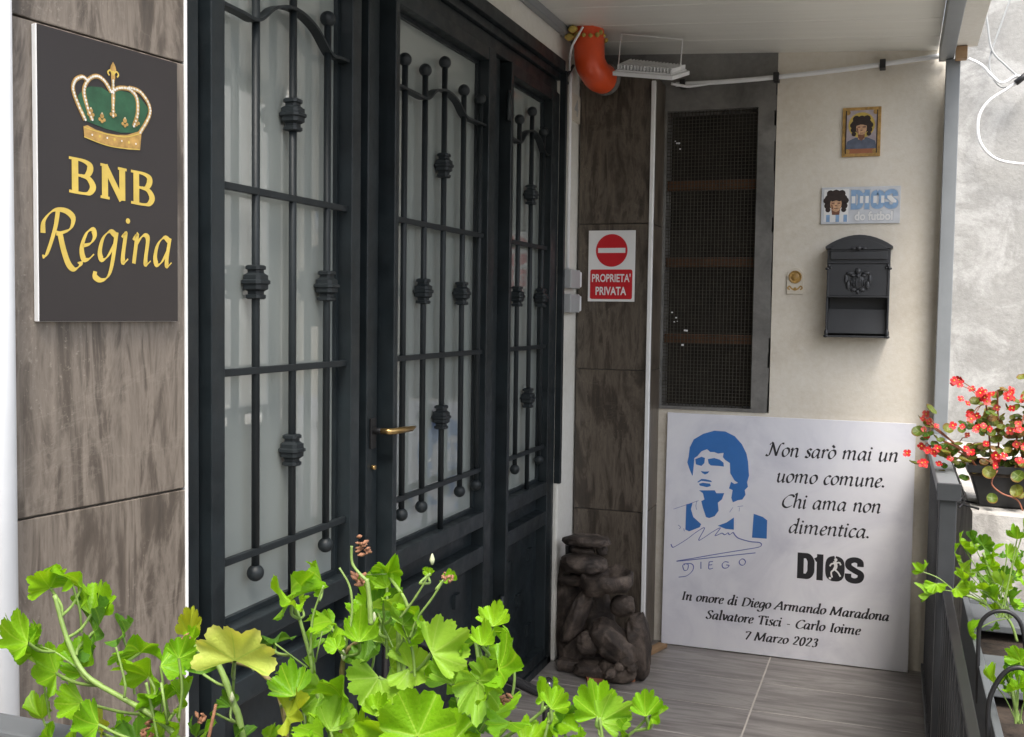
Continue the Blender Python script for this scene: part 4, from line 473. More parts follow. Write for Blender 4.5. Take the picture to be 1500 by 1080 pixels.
# wall around the doors
sw=empty('side_wall',(-1.3,3.0,0),'white plastered wall around and above the black iron doors','wall')
m=MB(); m.box((-1.55,1.66,2.378),(-1.252,4.43,2.56)); m.build('upper_wall',M['plaster_white'],sw)
m=MB(); m.box((-1.55,3.994,0),(-1.246,4.428,2.377)); m.build('end_wall',M['plaster_white'],sw,bevel=.008)
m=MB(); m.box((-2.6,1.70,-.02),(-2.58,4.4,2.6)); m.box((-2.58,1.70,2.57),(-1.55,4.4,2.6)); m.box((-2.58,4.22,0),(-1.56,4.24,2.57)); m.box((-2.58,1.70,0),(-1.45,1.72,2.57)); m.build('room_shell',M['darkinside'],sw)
# ---------------- the tiled pier with the sign (turned 8 degrees)
A8=math.radians(8); U8=Vector((math.sin(A8),math.cos(A8),0)); N8=Vector((math.cos(A8),-math.sin(A8),0)); Z=Vector((0,0,1)); P8=Vector((-1.2301,1.6301,0))
pw=empty('tiled_pier',P8,'brown marble tiled wall pier on the left that carries the dark sign','wall')
m=MB(); m.obox(P8-U8*.41-N8*.30,U8*.408,N8*.288,Z*2.9); m.build('core',M['grout'],pw)
zs=[-.02,.42,1.064,1.842,2.62]
for i in range(4):
    m=MB(); m.obox(P8-U8*.40-N8*.0115+Z*(zs[i]+.0018),U8*.3965,N8*.0115,Z*(zs[i+1]-zs[i]-.0036)); m.build('tile',M['tile_front'],pw,bevel=.0015,seg=1)
m=MB(); m.obox(P8-U8*.003-N8*.012,U8*.006,N8*.014,Z*2.6); m.build('corner_trim',M['trim'],pw,bevel=.001)
pp=MB(); c=P8-U8*.401+N8*.010
pp.tube([c+Z*-.1,c+Z*2.9],.030,20); o=pp.build('rain_pipe',M['whiteplastic']); tag(o,'white vertical pipe running down the left edge of the tiled pier','pipe')
m=MB(); m.obox(P8-U8*2.6-N8*.34,U8*2.17,N8*.30,Z*4.5); tag(m.build('neighbour_facade',M['facade']),'plain ochre facade continuing left of the tiled pier','wall')
# unseen building wall, added behind the camera to darken surfaces facing it
m=MB(); m.box((-5,-4.2,-.6),(1.0,-4.0,7.0)); tag(m.build('rear_light_blocker',M['facade']),'unseen shaded ochre building wall added behind the viewer to block light','building')
# ---------------- right hand rough wall
m=MB(); m.box((.17,4.97,-.6),(4.2,5.3,4.6)); rw=tag(m.build('rough_wall',M['plaster_rough']),'weathered grey white plaster wall beyond the railing on the right','wall')
# ledge as a displaced stone block
m=MB(); nx,nz=40,26; X0,X1,Y0,Y1,Zt=.215,1.9,3.15,4.96,.862
def gridf(m,fn,nu,nv,flip=False):
    b=[]; 
    for j in range(nv+1):
        for i in range(nu+1): b.append(fn(i/nu,j/nv))
    fs=[]
    for j in range(nv):
        for i in range(nu):
            a=j*(nu+1)+i; f=(a,a+1,a+nu+2,a+nu+1); fs.append(f[::-1] if flip else f)
    m.add(b,fs,0,True)
def rg(p,s): return noise.fractal(Vector(p)*7,1,2,5)*s
gridf(m,lambda u,v:(X0+(X1-X0)*u,Y0+rg((X0+(X1-X0)*u,Y0,-.6+(Zt+.6)*v),.02),-.6+(Zt+.6)*v),60,46)
gridf(m,lambda u,v:(X0+(X1-X0)*u,Y0+(Y1-Y0)*v+(rg((X0+(X1-X0)*u,Y0,Zt),.02) if v==0 else 0),Zt+(rg((X0+(X1-X0)*u,Y0+(Y1-Y0)*v,Zt),.012) if v>0 else 0)),60,50)
gridf(m,lambda u,v:(X0,Y0+(Y1-Y0)*u+(rg((X0,Y0,-.6+(Zt+.6)*v),.02) if u==0 else 0),-.6+(Zt+.6)*v),30,30,True)
tag(m.build('stone_ledge',M['stone_ledge']),'low rough stone ledge under the red begonias','ledge')
# ============================================================ DOORS
door=empty('entrance_door',(-1.27,2.86,0),'charcoal iron entrance door with three glazed leaves and wrought grilles','door')
FX=-1.29; BX=-1.255; GX=-1.303
fr=MB()
def fb(y0,y1,z0,z1,x1=FX,x0=-1.36): fr.box((x0,y0,z0),(x1,y1,z1))
fb(1.640,1.712,0,2.252,-1.262); 
fb(2.362,2.379,0,2.252,-1.315); fb(2.380,2.455,0,2.252,-1.33); fb(2.4555,2.515,0,2.252,FX)
fb(3.29,3.31,0,2.252,-1.315); fb(3.311,3.405,0,2.252,FX); fb(3.945,3.99,0,2.252,-1.262)
fr.box((-1.36,1.640,2.254),(-1.272,3.99,2.300)); fr.box((-1.36,1.640,2.302),(-1.258,3.99,2.330)); fr.box((-1.36,1.640,2.3325),(-1.240,3.992,2.377))
fr.box((-1.36,1.64,-.005),(-1.262,3.992,.03))
frame=fr.build('door_frame',M['steel'],door,bevel=.0025)
m=MB(); m.box((-1.262,3.905+.086,.72),(-1.236,4.012,2.34)); m.build('shutter_guide',M['steel'],door,bevel=.002)
# shared sub-part meshes
col=MB(); s=.016
prof=[(.62,-.0300),(.78,-.0280),(.78,-.0225),(.62,-.0215),(.62,-.0165),(.95,-.0120),(.95,-.0045),(1.12,-.0025),(1.12,.0025),(.95,.0045),(.95,.0120),(.62,.0165),(.62,.0215),(.78,.0225),(.78,.0280),(.62,.0300)]
vs=[];fs=[]
for r,h in prof:
    q=r*.0225
    c=q*.32
    ring=[(-q+c,-q),(q-c,-q),(q,-q+c),(q,q-c),(q-c,q),(-q+c,q),(-q,q-c),(-q,-q+c)]
    vs+=[(x,y,h*1.20) for x,y in ring]
for i in range(len(prof)-1):
    for k in range(8): fs.append((i*8+k,i*8+(k+1)%8,(i+1)*8+(k+1)%8,(i+1)*8+k))
fs.append(tuple(range(8))[::-1]); fs.append(tuple(range((len(prof)-1)*8,len(prof)*8)))
collar_me=MB().add(vs,fs).mesh('collar',M['steel_grille'])
ball=MB(); R=.0185
ball.lathe([(.0005,-R)]+[(R*math.cos(a),R*math.sin(a)) for a in [math.radians(x) for x in range(-72,73,18)]]+[(.0005,R)],(0,0,0),n=18); ball_me=ball.mesh('finial',M['steel_grille'])
stud=MB(); stud.box((0,-.022,-.022),(.012,.022,.022)); 
stud_me=stud.mesh('stud',M['steel'])
def mk_leaf(y0,y1,w0,w1,nb,bars,panel=True,handle=False,hinge=False):
    # y0..y1 outer edges ; w0,w1 widths of the two stiles
    m=MB(); g0,g1=y0+w0,y1-w1
    xb=-1.325
    m.box((xb,y0,.045),(BX,g0,2.250)); m.box((xb,g1,.045),(BX,y1,2.250))
    m.box((xb,g0+.0005,2.208),(BX-.0015,g1-.0005,2.2495)); m.box((xb,g0+.0005,.692),(BX-.0015,g1-.0005,.742))
    m.box((xb,g0+.0005,.575),(BX-.0015,g1-.0005,.628)); m.box((xb,g0+.0005,.0455),(BX-.0015,g1-.0005,.085))
    m.box((xb,g0+.0005,.6285),(-1.298,g1-.0005,.6915))
    lf=m.build('door_leaf',M['steel'],door,bevel=.002)
    m=MB(); m.box((-1.318,g0+.0005,.0855),(-1.296,g1-.0005,.5745)); m.build('lower_panel',M['steel'],lf)
    for (a,b) in ((.22,.80),(.78,.80),(.5,.50),(.22,.2),(.78,.2)):
        inst('stud',stud_me,(-1.296,g0+(g1-g0)*a,.0855+.489*b),lf)
    m=MB(); m.box((GX-.003,g0-.004,.738),(GX+.001,g1+.004,2.212)); m.build('glass_pane',M['glass'],lf)
    m=MB()
    for (a,b,c,d) in ((g0+.0006,g0+.012,.7425,2.2075),(g1-.012,g1-.0006,.7425,2.2075),(g0+.0125,g1-.0125,.7425,.754),(g0+.0125,g1-.0125,2.196,2.2075)):
        m.box((GX+.0016,a,c),(GX+.012,b,d))
    m.build('glazing_bead',M['steel'],lf)
    BXc=-1.276
    ym=bars[len(bars)//2]
    # long bars
    for i,y in enumerate(bars):
        mid=(i==len(bars)//2)
        if mid: z0,z1=.742,2.118
        else: z0,z1=.845,2.066
        m=MB(); m.tube([(BXc,y,z0),(BXc,y,z1)],.0086,12); m.build('grille_bar',M['steel_grille'],lf)
        inst('finial',ball_me,(BXc,y,z1+.014),lf)
        if not mid: inst('finial',ball_me,(BXc,y,z0-.012),lf)
        if mid:
            for z in (1.83,1.081): inst('collar',collar_me,(BXc,y,z),lf)
        elif (len(bars)==3) or i in (1,3): inst('collar',collar_me,(BXc,y,1.455),lf)
    for z in (1.645,1.268,.880):
        m=MB(); m.box((BXc-.004,g0-.001,z-.0075),(BXc+.0085,g1+.001,z+.0075)); m.build('crossbar',M['steel_grille'],lf,bevel=.0015)
    # arched strip
    L=ym-(g0); h=.060 if nb==3 and L>.2 else .048
    i0=bars[len(bars)//2-1]; i1=bars[len(bars)//2+1]; base=2.0
    pts=[(g0-.001,base),(g0+(i0-g0)*.55,base-.001),(i0,base),((i0*.55+ym*.45),base+h*.72),(ym,base+h),((i1*.55+ym*.45),base+h*.72),(i1,base),(i1+(g1-i1)*.5,base-.001),(g1+.001,base)]
    sp=cr([(0,a,b) for a,b in pts],6); vs=[];fs=[]
    for i,p in enumerate(sp):
        for dx in (-.012,.013):
            for dz in (-.0035,.0035): vs.append((BXc+dx,p.y,p.z+dz))
    n=len(sp)
    for i in range(n-1):
        a=i*4; b=a+4
        fs+=[(a,a+1,b+1,b),(a+2,b+2,b+3,a+3),(a,b,b+2,a+2),(a+1,a+3,b+3,b+1)]
    fs+=[(0,2,3,1),((n-1)*4,(n-1)*4+1,(n-1)*4+3,(n-1)*4+2)]
    MB().add(vs,fs).build('arched_strip',M['steel_grille'],lf)
    if hinge:
        for z in (2.10,.36):
            m=MB(); m.tube([(-1.262,y0-.012,z-.05),(-1.262,y0-.012,z+.05)],.008,10); m.build('hinge',M['steel'],lf)
    return lf
mk_leaf(1.7425,2.3500,.044,.044,3,[1.925,2.070,2.222])
lf=mk_leaf(2.541,3.2770,.024,.060,5,[2.638,2.770,2.907,3.055,3.192],handle=True)
mk_leaf(3.4285,3.9435,.022,.060,3,[3.568,3.704,3.840],hinge=True)
# lever handle on the lock stile
m=MB(); m.box((-1.2895,2.470,1.035),(-1.284,2.500,1.115)); m.tube([(-1.286,2.485,1.082),(-1.262,2.485,1.082)],.0085,12); pl_=m.build('lock_plate',M['black'],door,bevel=.001)
m=MB(); m.tube([(-1.262,2.485,1.082),(-1.240,2.486,1.082),(-1.231,2.498,1.082),(-1.229,2.54,1.081),(-1.230,2.60,1.079),(-1.233,2.628,1.080)],[.0075,.0085,.0085,.0085,.0075,.004],12); m.build('lever_handle',M['brass'],door)
m=MB(); m.tube([(-1.2895,2.485,.985),(-1.279,2.485,.985)],.006,10); m.build('lock_cylinder',M['brass'],door)
m=MB(); m.box((-1.290,3.345,1.10),(-1.2885,3.360,1.16)); m.build('keyhole_slot',M['black'],door)
# curtains behind the panes
def curtain(y0,y1,lab,seed):
    random.seed(seed); m=MB(); n=int((y1-y0)/.006); vs=[];fs=[]; ph=random.random()*6
    for i in range(n+1):
        y=y0+(y1-y0)*i/n; x=-1.352+.020*math.sin(i*.62+ph+.8*math.sin(i*.05))+.006*math.sin(i*.083+1+ph)
        vs+=[(x,y,.05),(x+.004*math.sin(i*.4),y,1.3),(x,y,2.25)]
    for i in range(n):
        a=i*3; fs+=[(a,a+1,a+4,a+3),(a+1,a+2,a+5,a+4)]
    m.add(vs,fs,0,True); tag(m.build('curtain',M['curtain']),lab,'curtain','curtains hanging behind the glazed door leaves')
curtain(1.72,2.40,'pale pleated curtain behind the near left door leaf',1)
curtain(2.46,3.34,'pale pleated curtain behind the middle door leaf with the brass handle',2)
curtain(3.36,4.02,'pale pleated curtain behind the narrow far door leaf',3)
# ============================================================ BNB SIGN
sg=empty('hanging_sign',P8-U8*.16+N8*.012+Z*1.37,'charcoal guest house sign with gold crown and gold lettering','sign')
m=MB(); s0=P8-U8*.3235+N8*.0005
m.obox(s0+Z*1.374,U8*.290,N8*.011,Z*.461); m.build('board',M['forex'],sg,bevel=.001,seg=1)
m=MB(); m.obox(s0+Z*1.3745+N8*.0112+U8*.0010,U8*.289,N8*.0016,Z*.460); m.build('face',M['signblack'],sg)
pl=Plane2(P8+N8*.0137-U8*.0105,U8,Z,N8)
m=MB(); o_=BNBT
x0,b0=BNBT[0]; x1,b1=BNBT[1]; capz=.0575; kx=(x1-x0)/2.62
SL={'B':(.86,[[(.20,.04),(.20,.96)],[(.0,.96),(.45,.96),(.68,.88),(.70,.72),(.58,.56),(.4,.53),(.2,.53)],[(.4,.53),(.66,.48),(.80,.28),(.68,.09),(.45,.04),(.0,.04)]]),
    'N':(.90,[[(.14,.04),(.14,.96)],[(.14,.96),(.74,.04)],[(.76,.04),(.76,.96)],[(-.02,.96),(.24,.96)],[(-.02,.04),(.30,.04)],[(.60,.96),(.92,.96)]])}
xx=x0
for ch in 'BNB':
    for q,s in enumerate(SL[ch][1]):
        pts=[(xx+a*kx*.86,b0+(b1-b0)*(xx+a*kx-x0)/(x1-x0)+b*capz) for a,b in s]
        ribbon(m,pl,pts,.0086,.0040,0,.0004+q*.00005,0,6 if len(s)>3 else 1)
    xx+=kx*.93
m.build('lettering',M['gold'],sg)
m=MB(); a0,b0=REGT[0]; a1,b1=REGT[2]
pen_text(m,pl,'Regina',a0-.008,b0+.001,a1+.001,b1+.004,.050,.0088,.0020,math.radians(38),.16,.0004,gap=.08)
m.build('script_lettering',M['gold'],sg)
def scp(pts): return [tuple(p) for p in pts]
m=MB(); poly(m,pl,scp(CROWN['green']),.0004,0); poly(m,pl,scp(CROWN['band']),.0009,1); poly(m,pl,scp(CROWN['fleur']),.0009,1)
fa,fb=CROWN['fleur'][0]
for s_ in(-1,1):
    ribbon(m,pl,[(fa,fb-.022),(fa+s_*.006,fb-.015),(fa+s_*.011,fb-.019),(fa+s_*.008,fb-.024)],0,.0028,0,.0012+.00006*s_,3,5)
for i,l in enumerate(ARCH):
    ribbon(m,pl,l,.0,.0075 if i<4 else .008,0,.00062+i*.00004,1,6,taper=(i==4))
    ribbon(m,pl,l,.0,.0032,0,.00095+i*.00004,2,6)
for l in BAND2: ribbon(m,pl,l,0,.0014,0,.0012,3,4)
for i in range(1,8):
    t=i/8; a=CROWN['band'][0][0]*(1-t)+CROWN['band'][6][0]*t; b=(CROWN['band'][9][1]+.012)*(1-t)+(CROWN['band'][8][1]+.012)*t
    disc(m,pl,a+.002,b,.0017 if i%2 else .0024,.00125,4 if i%2 else 3,8)
for (a,b) in FLEUR2:
    for (da,db,r) in ((0,.008,.0042),(-.0045,.002,.003),(.0045,.002,.003),(0,-.001,.003)): disc(m,pl,a+da,b+db,r,.00125+.00004*(db*1000%5),1,8)
    disc(m,pl,a,b+.012,.0018,.0016,2,6)
random.seed(5)
for li in range(4):
    for p in cr([(a,b,0) for a,b in ARCH[li]],4)[::1]:
        disc(m,pl,p.x+random.uniform(-.0006,.0006),p.y,.0021,.0014+random.random()*.0002,4,6)
for p in cr([(a,b,0) for a,b in ARCH[4]],4): disc(m,pl,p.x,p.y,.0020,.0015,4,6)
disc(m,pl,*[sum(c)/len(CROWN['fleur']) for c in zip(*CROWN['fleur'])],.0032,.0013,3,8)
m.build('crown_emblem',[M['green'],M['golddark'],M['goldpale'],M['gold'],M['pearl']],sg)
# ============================================================ NO ENTRY SIGN
ne=empty('no_entry_sign',(-1.093,4.196,1.447),'white and red private property sign on the shade-darkened tiled column','sign')
m=MB(); m.box((-1.192,4.1925,1.447),(-.997,4.1965,1.735)); m.build('plate',M['whiteprint'],ne,bevel=.001,seg=1)
pl=Plane2((-1.192,4.1924,1.447),(1,0,0),(0,0,1),(0,-1,0))
m=MB(); disc(m,pl,.0975,.207,.0660,.0004,0,48)
W_,H_=.176,.120
def rrect(a,b,w,h,r,n=5):
    out=[]
    for cx,cy,s in ((a+w-r,b+h-r,0),(a+r,b+h-r,90),(a+r,b+r,180),(a+w-r,b+r,270)):
        for k in range(n): 
            t=math.radians(s+90*k/(n-1)); out.append((cx+r*math.cos(t),cy+r*math.sin(t)))
    return out
poly(m,pl,rrect(.0095,.010,W_,H_,.008),.0004); m.build('red_field',M['red'],ne)
m=MB(); poly(m,pl,[(.0405,.197),(.1545,.197),(.1545,.217),(.0405,.217)],.0008)
font_mesh(m,pl,"PROPRIETA'",.017,.079,.161,.034,.0008,bold=.022); font_mesh(m,pl,"PRIVATA",.033,.026,.128,.034,.0008,bold=.022)
m.build('lettering',M['whiteprint'],ne)
# ============================================================ POSTER
po=empty('memorial_poster',(-.406,4.38,0),'large pale memorial poster board with blue portrait standing on the floor','poster')
th=math.atan2(.030,.985); vd=Vector((0,math.sin(th),math.cos(th))); nd=Vector((0,-math.cos(th),math.sin(th)))
po0=Vector((-.896,4.384,.004)); m=MB()
m.obox(po0,(.982,0,0),vd*.981,-nd*.010); m.build('board',M['poster'],po,bevel=.001,seg=1)
pl=Plane2((0,4.384,.004),(1,0,0),vd,nd)
m=MB()
for i,p in enumerate(PORT): poly(m,pl,[tuple(q) for q in p],.0004)
m.build('portrait_print',M['blueprint'],po)
m=MB()
for i,(l,w) in enumerate(PLINE): ribbon(m,pl,l,0,.0011*w,0,.0005,0,3)
for i,l in enumerate(SIG): ribbon(m,pl,l,.0022,.0022,math.radians(40),.0009+i*.00004,0,5)
m.build('signature',M['pen'],po)
m=MB(); AN=math.radians(38)
for tx,a0,b0,a1,b1,xh,w in (('Non sarò mai un',-.476,.823,.023,.828,.0345,.0080),('uomo comune.',-.441,.718,-.020,.724,.0345,.0080),('Chi ama non',-.418,.616,-.035,.621,.0345,.0080),('dimentica.',-.386,.514,-.071,.518,.0345,.0080)):
    m=MB(); pen_text(m,pl,tx,a0,b0,a1,b1,xh,w,.0016,AN,.2,.0005,gap=.03); m.build('verse_line',M['ink'],po)
m=MB()
for tx,a0,b0,a1,b1,xh,w in (('In onore di Diego Armando Maradona',-.815,.194,.009,.196,.0235,.0066),('Salvatore Tisci - Carlo Ioime',-.712,.126,-.097,.128,.0235,.0066),('7 Marzo 2023',-.549,.057,-.259,.059,.0235,.0066)):
    m=MB(); pen_text(m,pl,tx,a0,b0,a1,b1,xh,w,.0015,math.radians(14),.22,.0005,gap=.05); m.build('dedication_line',M['ink'],po)
m=MB(); a,b,w,h=-.346,.332,.249,.104
d10s(m,pl,a,b,w,h,.0006)
poly(m,pl,[(a+.128,b+.012),(a+.165,b+.012),(a+.165,b+h-.012),(a+.128,b+h-.012)],.00062)
m.build('block_lettering',M['ink'],po)
m=MB(); c0=a+.146; d0=b+h/2
ribbon(m,pl,[(c0-.002,d0+.030),(c0+.003,d0+.010),(c0-.003,d0-.006)],.0,.013,0,.0009,0,4)
disc(m,pl,c0+.002,d0+.036,.0065,.0009,0,10)
for q,l in enumerate(([(c0,d0+.022),(c0-.014,d0+.018),(c0-.020,d0+.008)],[(c0+.002,d0+.022),(c0+.016,d0+.026),(c0+.022,d0+.016)],[(c0-.003,d0-.004),(c0-.014,d0-.016),(c0-.010,d0-.036)],[(c0-.001,d0-.004),(c0+.012,d0-.014),(c0+.022,d0-.030)])):
    ribbon(m,pl,l,0,.0062,0,.00094+q*.00004,0,4)
disc(m,pl,c0-.018,d0-.040,.005,.0009,0,10)
m.build('player_silhouette',M['whiteprint'],po)
# ============================================================ PICTURE & PLAQUE
pic=empty('small_portrait_tile',(-.151,4.43,2.03),'small gold framed portrait picture high on the cream wall','picture')
m=MB(); m.box((-.224,4.421,2.030),(-.080,4.430,2.222)); m.build('backing',M['golddark'],pic,bevel=.001,seg=1)
pl=Plane2((-.152,4.4209,2.126),(1,0,0),(0,0,1),(0,-1,0))
M['halo']=plain('yellow_halo_print',(.55,.40,.09),.4,0,.2,40); M['lilac']=plain('lilac_sky_print',(.40,.34,.36),.4,0,.2,40); M['skin']=plain('skin_tone_print',(.56,.34,.20),.4,0,.35,90); M['hairp']=plain('dark_hair_print',(.028,.017,.014),.4,0,.3,60); M['shirt']=plain('grey_blue_shirt_print',(.10,.12,.17),.4,0,.25,50); M['skyb']=plain('sky_blue_print',(.24,.38,.58),.4,0,.15,40); M['lipshade']=plain('face_shade_print',(.20,.085,.05),.4,0,.3,90); M['greyp']=plain('grey_print',(.48,.50,.53),.4,0,.15,50); M['plaque']=plain('pale_plaque',(.58,.60,.63),.4,0,.1,20)
m=MB(); poly(m,pl,[(-.060,-.084),(.060,-.084),(.060,.084),(-.060,.084)],.0004,1); disc(m,pl,0,.026,.050,.0007,2,28)
poly(m,pl,[(-.060,-.070),(-.052,-.036),(-.022,-.022),(.022,-.022),(.052,-.036),(.060,-.070)],.0010,5)
poly(m,pl,[(-.012,-.03),(.012,-.03),(.013,.0),(-.013,.0)],.0012,3); poly(m,pl,[(-.012,-.022),(0,-.036),(.012,-.022),(.013,-.010),(-.013,-.010)],.0013,6)
hd=[(.037*math.cos(t)*(1+.05*math.sin(7*t)),.028+.034*math.sin(t)*(1+.04*math.sin(9*t))) for t in [2*math.pi*k/36 for k in range(36)]]
poly(m,pl,hd,.0014,4)
for s in(-1,1):
    for (u,v,r) in ((.030,.008,.011),(.028,-.008,.009),(.032,.026,.012),(.020,.050,.014)): disc(m,pl,s*u,v,r,.0014+.00003*s+.00002*(r*1000%5),4,9)
disc(m,pl,0,.014,.027,.0017,3,24,.74)
poly(m,pl,[(-.022,.034),(-.018,.024),(-.004,.028),(.006,.027),(.019,.024),(.022,.034),(0,.046)],.0019,4)
for s in(-1,1): poly(m,pl,[(s*.004,.020),(s*.016,.021),(s*.016,.016),(s*.005,.016)],.0019,6)
poly(m,pl,[(-.004,.008),(.004,.008),(.003,.004),(-.003,.004)],.0019,6); poly(m,pl,[(-.007,-.004),(.007,-.004),(.006,-.0065),(-.006,-.0065)],.0019,6); poly(m,pl,[(-.019,.016),(-.013,.014),(-.010,-.008),(-.014,-.006)],.00188,6); poly(m,pl,[(-.010,-.011),(.010,-.011),(.006,-.015),(-.006,-.015)],.0019,6)
poly(m,pl,[(-.052,-.084),(.052,-.084),(.048,-.066),(-.048,-.066)],.0013,7)
for sx in(-1,1):
    for sy in(-1,1): disc(m,pl,sx*.052,sy*.076,.010,.0016,0,10)
poly(m,pl,[(-.060,-.084),(-.056,-.084),(-.056,.084),(-.060,.084)],.0021,4);poly(m,pl,[(.056,-.084),(.060,-.084),(.060,.084),(.056,.084)],.0021,4)
m.build('portrait_print',[M['golddark'],M['lilac'],M['halo'],M['skin'],M['hairp'],M['shirt'],M['lipshade'],M['terracotta']],pic)
pq=empty('football_plaque',(-.147,4.43,1.765),'wide pale plaque with a portrait and sky blue letters above the mailbox','plaque')
m=MB(); m.box((-.296,4.422,1.767),(.001,4.430,1.912)); m.build('plate',M['plaque'],pq,bevel=.001,seg=1)
pl=Plane2((-.296,4.4219,1.767),(1,0,0),(0,0,1),(0,-1,0))
m=MB(); poly(m,pl,[(.010,.008),(.104,.008),(.104,.137),(.010,.137)],.0004,0)
poly(m,pl,[(.012,.008),(.016,.040),(.036,.050),(.076,.050),(.098,.040),(.103,.008)],.0008,0)
for u in (.020,.056,.086): poly(m,pl,[(u,.008),(u+.014,.008),(u+.014,.036),(u,.036)],.0010,1)
hd=[(.056+.041*math.cos(t)*(1+.06*math.sin(7*t)),.096+.038*math.sin(t)*(1+.05*math.sin(9*t))) for t in [2*math.pi*k/36 for k in range(36)]]
poly(m,pl,hd,.0012,3)
for s in(-1,1):
    for (u,v,r) in ((.032,.072,.013),(.030,.056,.010),(.036,.092,.013),(.022,.120,.014)): disc(m,pl,.056+s*u,v,r,.0012+.00003*s+.00002*(r*1000%5),3,9)
poly(m,pl,[(.042,.036),(.070,.036),(.074,.070),(.038,.070)],.0014,4); disc(m,pl,.056,.078,.030,.0016,2,24,.72)
poly(m,pl,[(.034,.098),(.040,.088),(.056,.093),(.072,.088),(.078,.098),(.056,.116)],.0018,3)
for s in(-1,1): poly(m,pl,[(.056+s*.005,.084),(.056+s*.018,.085),(.056+s*.017,.079),(.056+s*.006,.080)],.0018,4)
poly(m,pl,[(.048,.063),(.064,.063),(.062,.060),(.050,.060)],.0018,4); poly(m,pl,[(.037,.078),(.043,.076),(.046,.056),(.041,.060)],.00178,4); poly(m,pl,[(.052,.074),(.060,.074),(.059,.070),(.053,.070)],.0018,4)
m.build('portrait_print',[M['whiteprint'],M['skyb'],M['skin'],M['hairp'],M['lipshade']],pq)
m=MB(); d10s(m,pl,.114,.057,.168,.074,.0045,.0004); m.build('letter_outline',M['greyp'],pq)
m=MB(); d10s(m,pl,.114,.057,.168,.074,.0015,.0009); m.build('letters',M['skyb'],pq)
m=MB()
for (u,w_) in ((.1150,.014),(.1465,.012),(.1665,.013),(.1965,.013),(.2255,.012)): poly(m,pl,[(u,.080),(u+w_,.080),(u+w_,.108),(u,.108)],.0014)
poly(m,pl,[(.248,.108),(.248,.098),(.266,.080),(.282,.080),(.282,.088),(.262,.108)],.0014)
font_mesh(m,pl,'do futbol',.128,.012,.142,.036,.0013,0,bold=.030); m.build('white_lettering',M['whiteprint'],pq)
m=MB(); font_mesh(m,pl,'do futbol',.125,.009,.148,.042,.0009,0,bold=.060); m.build('lettering_outline',M['greyp'],pq)
# ============================================================ MAILBOX
mx=empty('mailbox',(-.145,4.43,1.318),'dark grey cast mailbox with arched lid and open lower tray','mailbox')
X0,X1=-.262,-.028; F=4.335
def arch_pts(x0,x1,zb,zs,zt,n=12):
    pts=[(x0,zb),(x1,zb),(x1,zs)]; xm=(x0+x1)/2
    for k in range(1,n): 
        t=k/n; x=x1+(x0-x1)*t; q=(x-xm)/((x1-x0)/2); pts.append((x,zs+(zt-zs)*(math.cos(q*math.pi/2)**.85)))
    pts.append((x0,zs)); return pts
def extr(m,pts,y0,y1,mi=0):
    n=len(pts); vs=[(a,y0,b) for a,b in pts]+[(a,y1,b) for a,b in pts]
    tr=bpy_tess(pts); fs=[tuple(t) for t in tr]+[tuple(n+i for i in t[::-1]) for t in tr]+[(i,i+n,(i+1)%n+n,(i+1)%n) for i in range(n)]
    m.add(vs,fs,mi)
m=MB(); extr(m,arch_pts(X0,X1,1.478,1.660,1.708),F+.006,4.43); 
m.box((X0,F+.004,1.326),(X0+.007,4.43,1.4775)); m.box((X1-.007,F+.004,1.326),(X1,4.43,1.4775)); m.box((X0,F+.004,1.318),(X1,4.43,1.3255)); m.box((X0+.0075,4.422,1.326),(X1-.0075,4.43,1.4775))
m.build('body',M['mailbox'],mx,bevel=.0015)
m=MB(); extr(m,arch_pts(X0-.008,X1+.008,1.664,1.672,1.717),F-.004,4.428); m.build('arched_lid',M['mailbox'],mx,bevel=.002)
m=MB(); extr(m,arch_pts(X0+.014,X1-.014,1.660,1.668,1.700),F-.008,F-.0045); m.build('lid_panel',M['mailbox'],mx,bevel=.001)
m=MB(); m.box((X0+.012,F-.004,1.622),(X1-.012,F+.0055,1.653)); m.build('letter_flap',M['mailbox'],mx,bevel=.002)
m=MB(); m.box((X0+.006,F+.001,1.480),(X1-.006,F+.0055,1.606)); m.build('front_door',M['mailbox'],mx,bevel=.002)
m=MB()
for (a,b,c,d) in ((X0+.004,1.606,X1-.004,1.612),(X0+.004,1.474,X1-.004,1.480),(X0+.002,1.480,X0+.0085,1.606),(X1-.0085,1.480,X1-.002,1.606),(X0+.006,1.654,X1-.006,1.659)): m.box((a,F-.004,b),(c,F+.001,d))
m.build('moulding',M['mailbox'],mx,bevel=.001)
m=MB(); m.add([(X0+.008,F+.028,1.334),(X1-.008,F+.028,1.334),(X1-.008,F+.046,1.428),(X0+.008,F+.046,1.428),(X0+.008,F+.034,1.334),(X1-.008,F+.034,1.334),(X1-.008,F+.052,1.428),(X0+.008,F+.052,1.428)],[(0,1,2,3),(4,7,6,5),(3,2,6,7),(0,4,5,1)]); m.build('inner_tray',M['mailbox'],mx)
